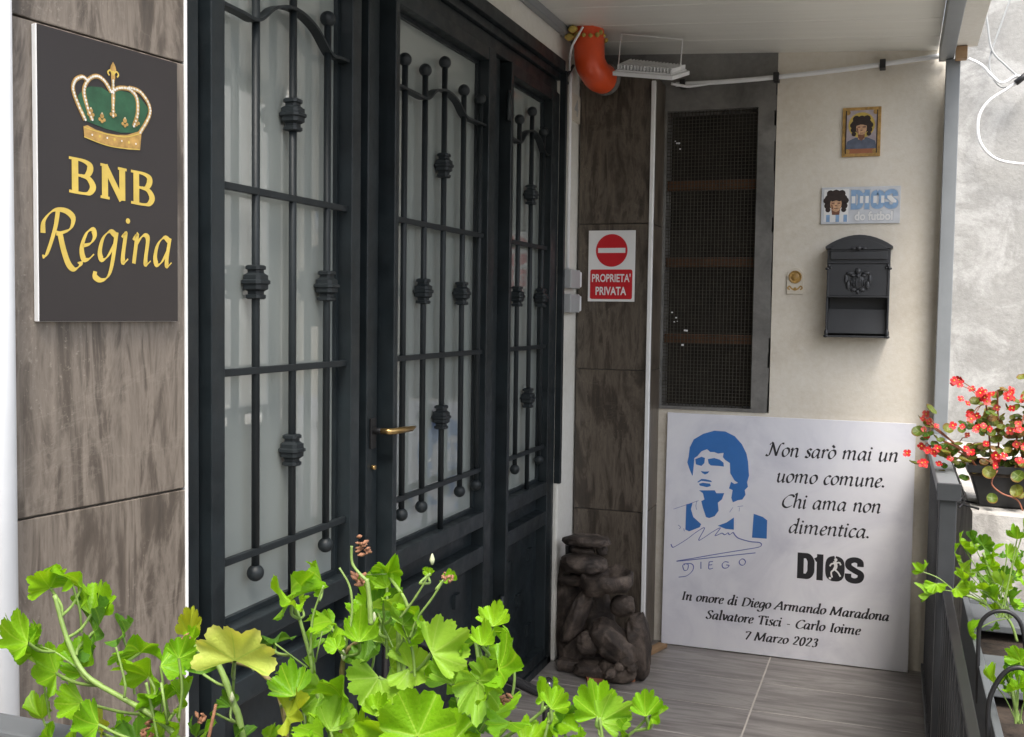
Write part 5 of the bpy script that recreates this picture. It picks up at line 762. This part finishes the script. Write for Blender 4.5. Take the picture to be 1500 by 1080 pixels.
# crest relief
m=MB(); cx,cz=(X0+X1)/2,1.540
def blob(m,x,z,rx,rz,d=.006):
    m.lathe([(1,0),(.85,.6),(.5,.9),(.05,1)],(0,0,0),'Y',10)
    k=len(m.v)-40
    for i in range(40):
        v=m.v[k+i]; m.v[k+i]=Vector((x+v.x*rx,F+.001-v.y*d,z+v.z*rz))
blob(m,cx,cz-.002,.026,.034,.004); blob(m,cx,cz+.036,.013,.012,.010); blob(m,cx,cz+.018,.009,.010,.010)
for s in(-1,1):
    blob(m,cx+s*.030,cz+.028,.016,.007,.008); blob(m,cx+s*.020,cz+.020,.012,.006,.009); blob(m,cx+s*.044,cz+.006,.008,.020,.006)
    blob(m,cx+s*.036,cz-.018,.009,.018,.007); blob(m,cx+s*.016,cz-.036,.012,.008,.007)
    for k in range(3): blob(m,cx+s*(.007+.008*k),cz-.008,.0028,.020-.003*k,.008)
blob(m,cx,cz-.044,.006,.008,.008)
m.build('crest_relief',M['mailbox'],mx)
m=MB(); z0=1.665
blob(m,cx,z0,.012,.010,.014); blob(m,cx-.020,z0-.002,.012,.005,.010); blob(m,cx+.020,z0-.002,.012,.005,.010)
for v in m.v: v.y-=.006
m.build('lid_ornament',M['mailbox'],mx)
for s,x in ((-1,X0+.008),(1,X1-.008)):
    m=MB(); blob(m,x+s*.006,1.586,.009,.006,.012); blob(m,x,1.598,.006,.009,.010); blob(m,x-s*.006,1.590,.006,.005,.008); m.build('side_ornament',M['mailbox'],mx)
    m=MB(); blob(m,x+s*.004,1.336,.008,.016,.008); blob(m,x+s*.005,1.322,.010,.006,.008); m.build('foot_ornament',M['mailbox'],mx)
# ============================================================ SMALL WALL FITTINGS
db=empty('doorbell_plate',(-.389,4.43,1.487),'small brass and white doorbell plate left of the mailbox','doorbell')
m=MB(); extr(m,arch_pts(-.421,-.357,1.488,1.570,1.594),4.421,4.430); m.build('plate',M['cream'],db,bevel=.0015)
pl=Plane2((-.389,4.4208,1.555),(1,0,0),(0,0,1),(0,-1,0)); m=MB()
m.lathe([(.026,0),(.026,-.003),(.021,-.0035),(.021,-.001),(.014,-.001),(.012,-.005),(.002,-.006)],(-.389,4.4208,1.556),'Y',20); m.build('bell_push',M['golddark'],db)
m=MB()
for s in(-1,1):
    ribbon(m,pl,[(0,-.052),(s*.012,-.046),(s*.022,-.036),(s*.028,-.044),(s*.020,-.050)],0,.006,0,.0004+.0001*s,0,4)
disc(m,pl,0,-.046,.006,.0009); m.build('scroll_print',M['golddark'],db)
for (z,zz,lab) in ((1.497,1.572,'upper grey switch box on the narrow white wall strip'),(1.400,1.474,'lower grey switch box on the narrow white wall strip')):
    t=empty('switch_box',(-1.24,4.11,z),lab,'switch box','grey switch boxes beside the doors')
    m=MB(); m.box((-1.2455,4.02,z),(-1.212,4.150,zz)); m.build('case',M['greyplastic'],t,bevel=.004)
    m=MB(); m.box((-1.2455,4.157,z+.006),(-1.214,4.180,zz-.006)); m.build('cover',M['whiteplastic'],t,bevel=.004)
m=MB(); m.tube([(-1.238,4.055,1.573),(-1.238,4.055,2.10),(-1.238,4.05,2.30),(-1.232,4.045,2.36)],.007,8); tag(m.build('conduit',M['whiteplastic']),'thin white conduit rising from the switch boxes','conduit')
hn=empty('house_number',(-1.245,4.148,2.165),'pale house number tile under the orange pipe','house number')
m=MB(); m.box((-1.2458,4.082,2.168),(-1.238,4.196,2.275)); m.build('tile',M['cream'],hn,bevel=.001)
pl=Plane2((-1.2379,4.084,2.168),(0,1,0),(0,0,1),(1,0,0)); m=MB(); font_mesh(m,pl,'4',.028,.022,.052,.066,.0005,bold=.02); m.build('numeral',M['greyplastic'],hn)
m=MB(); m.lathe([(.006,0),(.006,.004),(.002,.005)],(-1.2458,4.036,2.302),'X',10); tag(m.build('wall_plug',M['black']),'small black wall plug at the top corner of the door frame','wall plug')
# orange elbow
op=empty('orange_pipe',(-1.15,4.0,2.30),'short orange plastic pipe elbow poking down from the canopy corner','pipe')
P=cr(PIPE,5); m=MB(); m.tube(P,[.059]*len(P),24,cap=False); m.build('elbow',M['orange'],op)
e=P[-1]; d=(P[-1]-P[-3]).normalized(); m=MB(); m.tube([P[-1]-d*.012,P[-1]+d*.020],.063,24); m.build('socket_rim',M['cement'],op,bevel=.002)
m=MB(); random.seed(9)
for k in range(16):
    a=k/16*2*math.pi; r=.058+random.uniform(-.004,.012); c=Vector((-1.152+r*math.cos(a),4.0+r*math.sin(a),2.474+random.uniform(-.02,.012)))
    s_=random.uniform(.006,.012); m.lathe([(s_*.3,-s_),(s_,-s_*.3),(s_*.9,s_*.5),(s_*.2,s_)],c,n=7)
for c in ((-1.215,3.95,2.455),(-1.225,3.99,2.470),(-1.195,3.93,2.478)): m.lathe([(.006,-.012),(.020,0),(.016,.010),(.004,.016)],c,n=8)
m.build('foam_collar',M['foam'],op)
m=MB(); m.tube(cr([(-1.238,4.04,2.345),(-1.20,3.925,2.40),(-1.17,3.915,2.45),(-1.15,3.915,2.482)],5),.0045,8); tag(m.build('white_wire',M['whiteplastic']),'thin white wire crossing in front of the orange pipe','wire')
m=MB(); m.tube([(-1.243,4.02,2.325),(-1.232,4.035,2.352),(-1.226,4.05,2.372)],.006,8); tag(m.build('wire_clip',M['black']),'black clip where the white wire meets the door corner','clip')
# ============================================================ FLOODLIGHT
lp=empty('floodlight',(-.93,4.05,2.30),'thin white floodlight hanging below the canopy above the white corner pole','lamp')
A_,D_,C_,B_=[Vector(p) for p in LAMP]; m=MB()
nrm=(D_-A_).cross(B_-A_).normalized(); nrm=nrm if nrm.z>0 else -nrm
def q4(u,v,h=0): return (A_*(1-u)+D_*u)*(1-v)+(B_*(1-u)+C_*u)*v+nrm*h
def slab(m,u0,u1,v0,v1,h0,h1,mi=0):
    c=[q4(u0,v0,h0),q4(u1,v0,h0),q4(u1,v1,h0),q4(u0,v1,h0),q4(u0,v0,h1),q4(u1,v0,h1),q4(u1,v1,h1),q4(u0,v1,h1)]
    m.add(c,[(0,3,2,1),(4,5,6,7),(0,1,5,4),(1,2,6,5),(2,3,7,6),(3,0,4,7)],mi)
slab(m,0,1,0,.07,0,.016);slab(m,0,1,.93,1,0,.016);slab(m,0,.05,.0705,.9295,0,.016);slab(m,.95,1,.0705,.9295,0,.016); m.build('rim',M['whiteplastic'],lp,bevel=.002)
m=MB(); slab(m,.051,.949,.071,.929,.004,.007); m.build('glass_front',M['greyplastic'],lp)
m=MB(); slab(m,.04,.96,.05,.95,.0165,.022); m.build('back_plate',M['whiteplastic'],lp)
for k in range(17):
    m=MB(); u=.06+.88*k/16; slab(m,u-.010,u+.010,.10,.90,.0225,.040); m.build('cooling_fin',M['whiteplastic'],lp)
m=MB(); m.tube([Vector(HOOP[0]),Vector(HOOP[1]),Vector(HOOP[2]),Vector(HOOP[3])],.0028,8,smooth=False); m.build('hoop_bracket',M['trim'],lp)
# cable along the wall top
m=MB(); C3=[Vector(p) for p in CABLE]; m.tube(cr(C3,6),.0095,10); cb=tag(m.build('wall_cable',M['whiteplastic']),'thick white cable strung along the top of the end wall','cable')
for p in CLIP:
    m=MB(); x,y,z=p; m.box((x-.011,y-.013,z-.017),(x+.011,4.43,z+.017)); m.build('cable_clip',M['black'],cb,bevel=.002)
m=MB(); m.tube(cr([(-.90,4.36,2.345),(-.84,4.38,2.335),(-.80,4.39,2.338),(-.70,4.40,2.350)],5),.006,8); tag(m.build('thin_cable',M['whiteplastic']),'thinner white cable sagging beside the floodlight','cable')
for P_,r,lab in ((RC1,.0042,'left grey cable hanging from above to the black connector'),(RC2,.0040,'grey cable looping down on the rough wall right of another'),(RC3,.0062,'thick white cable looping from the canopy post across the rough wall')):
    m=MB(); m.tube(cr([(a,b+.05,c) for a,b,c in P_],7),r,8); tag(m.build('hanging_cable',M['trim'] if r>.006 else M['greyplastic']),lab,'cable','cables on the rough wall')
x,y,z=RC1[-1]; m=MB(); m.tube([(x-.02,y+.03,z-.02),(x+.03,y+.03,z+.02)],.013,10); tag(m.build('cable_connector',M['black']),'black connector joining the hanging cables on the rough wall','connector')
# ============================================================ STONE FOUNTAIN
fo=empty('stone_fountain',(-1.05,3.95,0),'dark stacked stone table fountain standing in the corner by the doors','fountain')
def rock(c,w,d,h,rot,seed,amp=.13,sub=4):
    bm=bmesh.new(); bmesh.ops.create_icosphere(bm,subdivisions=sub,radius=1); sd=Vector((seed*3.1,seed*1.7,seed))
    for v in bm.verts:
        p=v.co.copy(); q=Vector([math.copysign(abs(t)**.8,t) for t in p])
        k=1+amp*noise.fractal(p*1.3+sd,1,2,4)+.09*noise.noise(p*4+sd)+.035*noise.noise(p*11+sd); v.co=q*k
    R_=Matrix.Rotation(rot,3,'Y'); c=Vector(c)
    vs=[c+R_@Vector((v.co.x*w/2,v.co.y*d/2,v.co.z*h/2)) for v in bm.verts]; fs=[tuple(v.index for v in f.verts) for f in bm.faces]; bm.free()
    m=MB(); m.add(vs,fs,0,True); m.build('stone',M['rock'],fo,origin=c)
for i,(p,w,h,r) in enumerate(FST):
    p=list(p); d=max(w,h)*.75
    if i in (17,13): d=.15
    if i in (12,18): d=.10
    if p[2]-h/2<0 and abs(r)<.2: p[2]=h/2*.96
    rock(p,w*1.05,max(d,.05),h*1.08,-r,i+1)
bx,by,bz=BOWL; m=MB(); pr=[(.045,-.045),(.085,-.035),(.105,-.005),(.102,.030),(.090,.036),(.078,.020),(.055,.002),(.002,-.004)]
m.lathe(pr,(bx,by,bz),n=28)
for v in m.v:
    k=noise.fractal(v*9,1,2,4); v.x+=k*.010; v.y+=k*.010; v.z+=k*.012+(.010 if v.x>bx else -.004)
m.build('basin',M['rock'],fo)
m=MB(); m.box((-1.205,3.87,.002),(-.925,4.12,.055)); 
m.build('base',M['rock'],fo,bevel=.02)
m=MB(); m.obox((-1.055,3.800,.0015),(.165,.085,0),(-.02,.045,0),(0,0,.014)); tag(m.build('terracotta_strip',M['terracotta']),'flat orange terracotta strip on the floor before the fountain','tile strip')
m=MB(); m.obox((-.945,4.20,.0015),(.040,-.008,0),(.045,.150,0),(0,0,.016)); tag(m.build('wood_offcut',M['wood'],bevel=.002),'raw wooden offcut on the floor at the poster corner','wood offcut')
m=MB(); m.tube([(-1.20,4.03,0),(-1.20,4.03,.47)],.020,10); m.tube([(-1.20,4.03,.47),(-1.205,4.03,.50)],.006,8); m.tube([(-1.185,4.03,.47),(-1.183,4.03,.50)],.004,8); tag(m.build('pump_canister',M['black']),'black slim canister standing behind the fountain by the door','canister')
# ============================================================ RAILING
rl=empty('railing',(.15,3.2,0),'anthracite steel railing with square bars on the right side of the passage','railing')
m=MB(); m.box((.118,3.00,.925),(.172,4.30,.960)); m.build('handrail',M['postgrey'],rl,bevel=.003)
m=MB(); m.box((.115,2.992,.918),(.175,3.0,.965)); m.build('end_cap',M['railgrey'],rl,bevel=.002)
m=MB(); m.box((.122,3.002,-.3),(.166,3.046,.924)); m.build('end_post',M['railgrey'],rl,bevel=.003)
m=MB(); m.box((.134,1.60,.690),(.156,3.0,.698)); m.build('lower_handrail',M['black'],rl,bevel=.003)
m=MB(); m.box((.130,1.60,.05),(.160,4.30,.075)); m.build('bottom_rail',M['railgrey'],rl,bevel=.002)
m=MB(); m.box((-.0085,-.0085,0),(.0085,.0085,.849)); b1=m.mesh('baluster',M['railgrey'])
m=MB(); m.box((-.0085,-.0085,0),(.0085,.0085,.614)); b2=m.mesh('baluster',M['railgrey'])
y=3.12
while y<4.28: inst('baluster',b1,(.145,y,.0755),rl); y+=.092
y=1.66
while y<2.97: inst('baluster',b2,(.145,y,.0755),rl); y+=.092
m=MB(); m.box((.136,2.30,.0755),(.154,2.318,.6895)); m.build('middle_post',M['railgrey'],rl,bevel=.002)
# black tube rail behind the front plants
m=MB(); m.tube(cr([(-1.02,2.04,.0),(-1.02,2.04,.66),(-1.0,2.03,.70),(-.875,1.975,.70),(-.60,1.82,.70),(-.575,1.805,.67),(-.575,1.805,.0)],8),.010,14); tag(m.build('tube_stand',M['blackgloss']),'glossy black bent tube rail standing behind the front geraniums','tube rail')
# front planter (grey coping along X)
fp=empty('front_planter',(-.4,.7,.9),'long grey planter along the bottom of the view holding the front geraniums','planter')
m=MB(); m.box((-1.30,.752,.962),(.10,.792,1.0)); m.build('rear_rim',M['planter'],fp,bevel=.004)
m=MB(); m.box((-1.30,.50,.962),(.10,.54,1.0)); m.build('front_rim',M['planter'],fp,bevel=.004)
m=MB(); m.box((-1.30,.765,.62),(.10,.785,.961)); m.box((-1.30,.51,.62),(.10,.53,.961)); m.box((-1.30,.5305,.62),(.10,.7645,.64)); m.build('trough',M['planter'],fp)
m=MB(); m.box((-1.296,.5305,.6405),(-.60,.7645,.93)); m.box((-.60,.5305,.6405),(.096,.7645,.93)); m.build('soil',M['soil'],fp)
m=MB(); m.box((-1.3,.745,.9995),(-.62,.70,.9600)); 
# ------------------------------------------------------------ geranium leaf meshes
def leaf_mesh(name,seed,cup,ruf,mat_,n=56,rings=5,span=158):
    random.seed(seed); ph=random.random()*6; vs=[(0,0,0)];uv=[(0,0)];fs=[]
    a0=math.radians(span+random.uniform(-8,8)); lob=[random.uniform(.93,1.06) for _ in range(8)]
    for j in range(1,rings+1):
        rr=j/rings
        for i in range(n+1):
            a=-a0+2*a0*i/n; t=i/n*7; k=int(min(t,6.999)); f=t-k
            L=.86+.16*math.sin(math.pi*f)**.6
            L*=lob[k]*(1-f)+lob[k+1]*f
            L*=1-.22*(abs(a)/a0)**3
            if j==rings: L*=1+.020*(1 if (i//1)%2 else -1)
            r=rr*L
            z=cup*r*r*.55+cup*.10*r+ruf*r*r*math.cos(a*7+ph)*.16+ruf*.15*r*math.cos(a*3+ph)*r+ruf*.05*math.sin(a*11+ph*2)*r**3
            x=r*math.sin(a); y=r*math.cos(a); vs.append((x,y,z)); uv.append((x,y))
    for i in range(n): fs.append((0,1+i+1,1+i))
    for j in range(rings-1):
        b=1+j*(n+1)
        for i in range(n): fs.append((b+i,b+i+1,b+n+1+i+1,b+n+1+i))
    me=bpy.data.meshes.new(name); me.from_pydata(vs,[],fs); me.materials.append(mat_)
    u=me.uv_layers.new(name='UVMap')
    for lp_ in me.loops: u.data[lp_.index].uv=uv[lp_.vertex_index]
    me.polygons.foreach_set('use_smooth',[True]*len(me.polygons)); me.update(); return me
LM={}
for k in ('n','l','d','y','y2'):
    LM[k]=[leaf_mesh('leaf',s+ord(k[0]),c,r,M['leaf_'+k],span=sp) for s,c,r,sp in ((1,.6,1.,150),(2,.8,1.2,150),(3,.30,1.3,158),(4,.9,1.6,105),(5,1.1,1.8,88),(6,.7,1.3,75),(7,.30,.8,112))]
def put_leaf(pl_,J,T,Nn,size,wf,k,idx=None):
    J,T,Nn=Vector(J),Vector(T).normalized(),Vector(Nn); Nn=(Nn-Nn.dot(T)*T).normalized(); X_=T.cross(Nn)
    me=LM[k][(random.choice([3,4,4,5,5,1,3]) if size<.046 else random.choice([0,1])) if idx is None else idx]; wf=wf*random.uniform(.86,1.06)
    o=bpy.data.objects.new('leaf',me); COL.objects.link(o); o.parent=pl_; b=J-WO[pl_.name]
    s=size*(.92 if size>.0 and k=='y2' else .94 if size<.030 else .82 if size<.038 else .70)
    o.matrix_local=Matrix(((X_.x*s*wf,T.x*s,Nn.x*s,b.x),(X_.y*s*wf,T.y*s,Nn.y*s,b.y),(X_.z*s*wf,T.z*s,Nn.z*s,b.z),(0,0,0,1))); return o
random.seed(11)
pe=[empty('geranium',(x,.70,.93),lab,'plant','geraniums in the front planter') for x,lab in ((-.62,'bright green geranium at the far left in front of the marble pier'),(-.45,'geranium with one large pale yellow leaf and brown woody stems'),(-.28,'geranium with the biggest lime leaves before the middle of the doors'),(-.12,'low geranium with a few leaves in front of the floor and fountain'))]
for pl_,J,T,Nn,s,wf,k in LEAVES: put_leaf(pe[pl_],J,T,Nn,s,wf,k,6 if k=='y2' else None)
random.seed(77)
for pl_,J,T,Nn,s,wf,k in LEAVES:
    if random.random()<.45 and J[2]<1.17:
        d=Vector((random.gauss(0,.022),random.uniform(-.02,.03),random.gauss(-.018,.014))); q=Vector(J)+d
        if q.x>-.215: continue
        t=(Vector(T)+Vector((random.gauss(0,.6),random.gauss(0,.4),random.gauss(.1,.5)))).normalized(); n_=(Vector(Nn)+Vector((random.gauss(0,.5),random.gauss(0,.3),random.gauss(0,.3))))
        put_leaf(pe[pl_],q,t,n_,random.uniform(.015,.027),1,random.choice('nnnld'))
        tg=q+Vector((random.gauss(0,.008),.004,-random.uniform(.03,.06))); m=MB(); m.tube(cr([q,(q+tg)/2+Vector((.003,0,0)),tg],4),.0011,6,cap=False); m.build('leaf_stalk',M['stem'],pe[pl_])
for pl_,pts,r,k in STEMS:
    P=cr(pts,6); n=len(P); m=MB(); random.seed(int(pts[0][0]*1000)%97)
    rr=[r*.62*(.72+.28*i/n)*(1+.16*(1 if (i%7)==0 else 0))*(1+random.uniform(-.06,.06)) for i in range(n)]
    m.tube(P,rr,9); m.build('stem',M['bark'] if k=='b' else M['stem'],pe[pl_])
for pl_,pts,r in PETS:
    m=MB(); m.tube(cr(pts,4),r,6,cap=False); m.build('leaf_stalk',M['stem'],pe[pl_])
def cluster(c,r,mt,name,par,n=7,seed=1):
    random.seed(seed); m=MB()
    for k in range(n):
        d=Vector((random.gauss(0,1),random.gauss(0,1),random.gauss(0,1))).normalized()*r*.6; p=Vector(c)+d
        s_=r*random.uniform(.3,.55); t=Vector((random.gauss(0,1),random.gauss(0,1),random.gauss(0,1))).normalized()
        m.tube([p-t*s_,p,p+t*s_],[s_*.25,s_*.55,s_*.12],5)
    m.build(name,mt,par)
for i,p in enumerate(DRY): cluster(p,.0065 if i!=2 else .008,M['dry'],'dried_flower',pe[1 if p[0]<-.33 else 2],9,i)
for i,p in enumerate(BUD):
    m=MB(); r=.0021; m.lathe([(.0006,-2*r),(r*.8,-r),(r,0),(r*.7,r),(.0004,2.2*r)],p,n=8); m.build('bud',M['bud'],pe[1 if p[0]<-.33 else 2])
m=MB(); P=[Vector(x) for x in ((-.5257,.735,1.068),(-.535,.735,1.03),(-.548,.735,.93))]
m.tube(P,[.0012,.0016,.0020],6); m.build('dry_stalk',M['petalpink'] if False else M['dry'],pe[1])
# hidden undergrowth closing the bottom of the bed
random.seed(21)
for k in range(38):
    x=random.uniform(-.74,-.14); i=0 if x<-.6 else 1 if x<-.43 else 2 if x<-.27 else 3
    z=random.uniform(.94,.985 if x<-.28 else .96); J=Vector((x,random.uniform(.62,.73),z)); T=Vector((random.uniform(-1,1),random.uniform(-.9,.6),random.uniform(-.1,.7))).normalized(); Nn=Vector((random.uniform(-.4,.4),-.5,1))
    put_leaf(pe[i],J,T,Nn,random.uniform(.018,.026),1,random.choice('nnd'))
# ============================================================ RIGHT PLANTER + GERANIUMS
rp=empty('side_planter',(.34,2.3,.3),'grey box planter outside the railing at the lower right','planter')
m=MB(); Zp=.70
m.box((.178,1.40,.20),(.192,2.86,Zp)); m.box((.60,1.40,.20),(.614,2.86,Zp)); m.box((.1925,2.846,.20),(.5995,2.86,Zp)); m.box((.1925,1.40,.20),(.5995,1.414,Zp)); m.box((.1925,1.4145,.20),(.5995,2.8455,.21)); m.build('box',M['planter'],rp,bevel=.002)
for (y0,y1,x0,x1) in ((1.415,1.90,.1925,.5995),(2.20,2.42,.1925,.5995),(2.66,2.845,.1925,.5995)):
    m=MB(); m.box((x0,y0,.672),(x1,y1,.690)); m.build('cover_panel',M['planter'],rp,bevel=.003)
m=MB(); m.box((.193,1.415,.60),(.599,2.845,.650)); m.build('soil',M['soil'],rp)
k=HAR.index(0)
for pts in (HAR[:k],HAR[k+1:]):
    m=MB(); m.tube(cr(pts,6),.0042,8); tag(m.build('wire_hook',M['black']),('tall' if pts is HAR[:k] else 'x') and ('black bent wire arch over the far end of the side planter' if pts[0][1]>2.1 else 'black bent wire arch at the near end of the side planter'),'wire arch','wire arches over the side planter')
m=MB(); m.obox((.385,2.45,.705),(.055,0,0),(.0,.01,.0),(.0,.01,.085)); tag(m.build('paper_tag',M['whiteprint']),'small white paper tag leaning among the side planter leaves','tag')
ge=[empty('geranium',(.30,2.55,.65),'leafy green geranium spilling over the railing from the side planter','plant','geraniums in the side planter'),empty('geranium',(.27,2.05,.65),'smaller geranium in the lower right corner beneath the wire arch','plant','geraniums in the side planter')]
random.seed(31)
for pl_,J,T,Nn,s,wf,kk,tg in RGER:
    put_leaf(ge[pl_],J,T,Nn,s,wf,random.choice('nnnld'))
    J=Vector(J); tg=Vector(tg); m=MB(); m.tube(cr([J,(J+tg)/2+Vector((0,0,.008)),tg],4),.0013,6,cap=False); m.build('leaf_stalk',M['stem'],ge[pl_])
for i,pts in enumerate(RST):
    m=MB(); m.tube(cr(pts,6),.003,8); m.build('stem',M['stem'],ge[1 if i==1 else 0])
for i in range(26):
    c=Vector((.225+random.gauss(0,.035),2.58+random.gauss(0,.05),.80+random.gauss(0,.045))); 
    put_leaf(ge[0],c,Vector((random.gauss(0,1),random.gauss(-.3,.6),random.gauss(.3,.6))),Vector((random.gauss(0,.4),-.5,1)),random.uniform(.016,.028),1,random.choice('nnld'))
# ============================================================ BEGONIA
bp=empty('begonia_pot',(.31,3.33,.87),'black tapered balcony pot with the red begonias on the stone ledge','plant pot')
m=MB(); a=[(.208,3.24),(.56,3.24),(.56,3.42),(.208,3.42)]; b=[(.240,3.262),(.53,3.262),(.53,3.40),(.240,3.40)]
m.add([(x,y,.868) for x,y in b]+[(x,y,.975) for x,y in a],[(3,2,1,0),(0,1,5,4),(1,2,6,5),(2,3,7,6),(3,0,4,7)]); m.build('tub',M['black'],bp,bevel=.004)
m=MB(); m.box((.203,3.235,.965),(.565,3.24,.985)); m.box((.203,3.42,.965),(.565,3.425,.985)); m.box((.203,3.2405,.965),(.208,3.4195,.985)); m.box((.56,3.2405,.965),(.565,3.4195,.985)); m.build('rim',M['black'],bp)
m=MB(); m.box((.2085,3.2405,.955),(.5595,3.4195,.966)); m.build('soil',M['soil'],bp)
m=MB()
for y in (3.215,3.30): m.tube([(.170,y,.955),(.172,y,.880),(.235,y,.866)],.0035,6)
for z,x in ((.905,.176),(.885,.176)): m.tube([(x,3.10,z),(x+.02,3.20,z),(x+.02,3.42,z)],.003,6)
tag(m.build('pot_hanger',M['black']),'black wire hanger hooked on the rail beside the begonia pot','hanger')
be=empty('begonia',(.32,3.33,.96),'red flowering begonia with glossy green leaves in the black pot','plant')
def oval_leaf(name,seed,n=18,mk='begleaf'):
    random.seed(seed); vs=[(0,0,0)];uv=[(0,0)];fs=[]
    for j in range(1,4):
        for i in range(n):
            a=2*math.pi*i/n; L=1.0+.12*math.cos(a)-.10*abs(math.sin(a*.5+.3)); r=j/3*L; x=r*math.sin(a)*.92; y=r*math.cos(a)+.75*j/3*0+.0
            vs.append((x,y+.55,.35*r*r-.1+.06*math.cos(a*5)*r)); uv.append((x,y))
    vs[0]=(0,.55,-.1)
    for i in range(n): fs.append((0,1+(i+1)%n,1+i))
    for j in range(2):
        b=1+j*n
        for i in range(n): fs.append((b+i,b+(i+1)%n,b+n+(i+1)%n,b+n+i))
    me=bpy.data.meshes.new(name); me.from_pydata(vs,[],fs); me.materials.append(M[mk]); u=me.uv_layers.new(name='UVMap')
    for lp_ in me.loops: u.data[lp_.index].uv=uv[lp_.vertex_index]
    me.polygons.foreach_set('use_smooth',[True]*len(me.polygons)); return me
OL=[oval_leaf('leaf',i) for i in range(3)]; OB=[oval_leaf('leaf',i,mk='begleaf2') for i in range(2)]
def flower_mesh(mt):
    m=MB()
    for k in range(4):
        a=k*math.pi/2; w=.95 if k%2 else 1.15; c,s=math.cos(a),math.sin(a); P=[]
        pts=[(0,0,0),(.35,-.35*w,.10),(.8,-.5*w,.22),(1.05,0,.22),(.8,.5*w,.22),(.35,.35*w,.10)]
        m.add([(x*c-y*s,x*s+y*c,z) for x,y,z in pts],[(0,1,2),(0,2,3),(0,3,4),(0,4,5)],0,True)
    m.lathe([(.05,-.05),(.22,.06),(.20,.2),(.02,.28)],(0,0,.02),n=8,mi=1)
    return m.mesh('flower',[mt,M['pollen']])
FM=[flower_mesh(M['petal']),flower_mesh(M['petalpink'])]
random.seed(41)
import itertools
nodes=[]
for i in range(15):
    bx_=random.uniform(.23,.52); tx=bx_+random.gauss(0,.05); h=random.uniform(.10,.25); P=[(bx_,3.33+random.uniform(-.06,.06),.96),(bx_+(tx-bx_)*.4,3.32,.96+h*.5),(tx,3.31+random.gauss(0,.04),.96+h)]
    if i<4: P=[(.24,3.30,.96),(.19,3.27,1.00+random.uniform(0,.03)),(.12+random.uniform(-.03,.03),3.25,1.02+random.uniform(.0,.09))]
    m=MB(); C_=cr(P,6); m.tube(C_,.0028,6); m.build('stem',M['stemred'],be); nodes+=C_[3:]
def put(name,me,c,nrm,s,rz):
    o=bpy.data.objects.new(name,me); COL.objects.link(o); o.parent=be; q=Vector(nrm).to_track_quat('Z','Y').to_matrix().to_4x4()
    o.matrix_local=Matrix.Translation(Vector(c)-WO[be.name])@q@Matrix.Rotation(rz,4,'Z')@Matrix.Scale(s,4)
for i in range(200):
    c=random.choice(nodes)+Vector((random.gauss(0,.026),random.gauss(-.01,.03),random.gauss(-.012,.022)))
    put('leaf',random.choice(OL),c,(random.gauss(0,.5),random.gauss(-.5,.4),1),random.uniform(.011,.022),random.uniform(0,6.3))
for i in range(190):
    a=random.uniform(0,6.28); r=random.random()**.5; c=Vector((.37+.19*r*math.cos(a),3.29+random.gauss(0,.04),1.075+.105*r*math.sin(a)))
    put('leaf',random.choice(OL+OB+OB[:1]),c,(random.gauss(0,.6),random.gauss(-.8,.4),.7),random.uniform(.008,.016),random.uniform(0,6.3))
for i in range(14): # leaves spilling over the rim
    c=Vector((random.uniform(.26,.55),3.225,random.uniform(.90,.99))); put('leaf',random.choice(OL),c,(random.gauss(0,.3),-1,.5),random.uniform(.014,.022),random.uniform(2.5,3.8))
m=MB(); m.tube(cr([(.28,3.235,.975),(.265,3.222,.94),(.29,3.215,.915),(.33,3.212,.90),(.345,3.212,.87)],5),.0022,6); m.build('stem',M['stemred'],be)
fl_=[(.16+.40*((i*37)%100)/100,3.19+.06*((i*53)%100)/100,1.0+.21*((i*71)%100)/100) for i in range(34)]+[(.172,3.26,1.225),(.178,3.25,1.21),(.165,3.25,1.215),(.205,3.27,1.205),(.10,3.22,1.075),(.105,3.22,1.03),(.115,3.21,1.025),(.095,3.22,1.02),(.088,3.22,1.035),(.045,3.2,1.005),(.30,3.27,1.195),(.31,3.26,1.19),(.345,3.27,1.18),(.24,3.25,1.17),(.20,3.22,1.12),(.215,3.21,1.09),(.27,3.2,.995),(.275,3.2,1.005),(.33,3.2,1.10),(.335,3.2,1.045),(.34,3.2,1.05),(.12,3.21,.985),(.09,3.21,.985),(.085,3.22,1.11),(.11,3.22,1.10),(.25,3.24,1.18),(.225,3.26,1.19),(.36,3.26,1.16)]
for c in fl_:
    for k in range(random.choice([1,2,3])):
        d=Vector((random.gauss(0,.008),random.gauss(0,.008),random.gauss(0,.008)))
        put('flower',FM[0 if random.random()<.7 else 1],Vector(c)+d,(random.gauss(0,.5),-1,random.gauss(.4,.4)),random.uniform(.008,.013),random.uniform(0,6))
for c in fl_[::2]:
    m=MB(); q=min(nodes,key=lambda n_:(Vector(c)-n_).length); m.tube([q,(q+Vector(c))/2+Vector((0,0,.01)),Vector(c)],.0014,5); m.build('flower_stalk',M['stemred'],be)
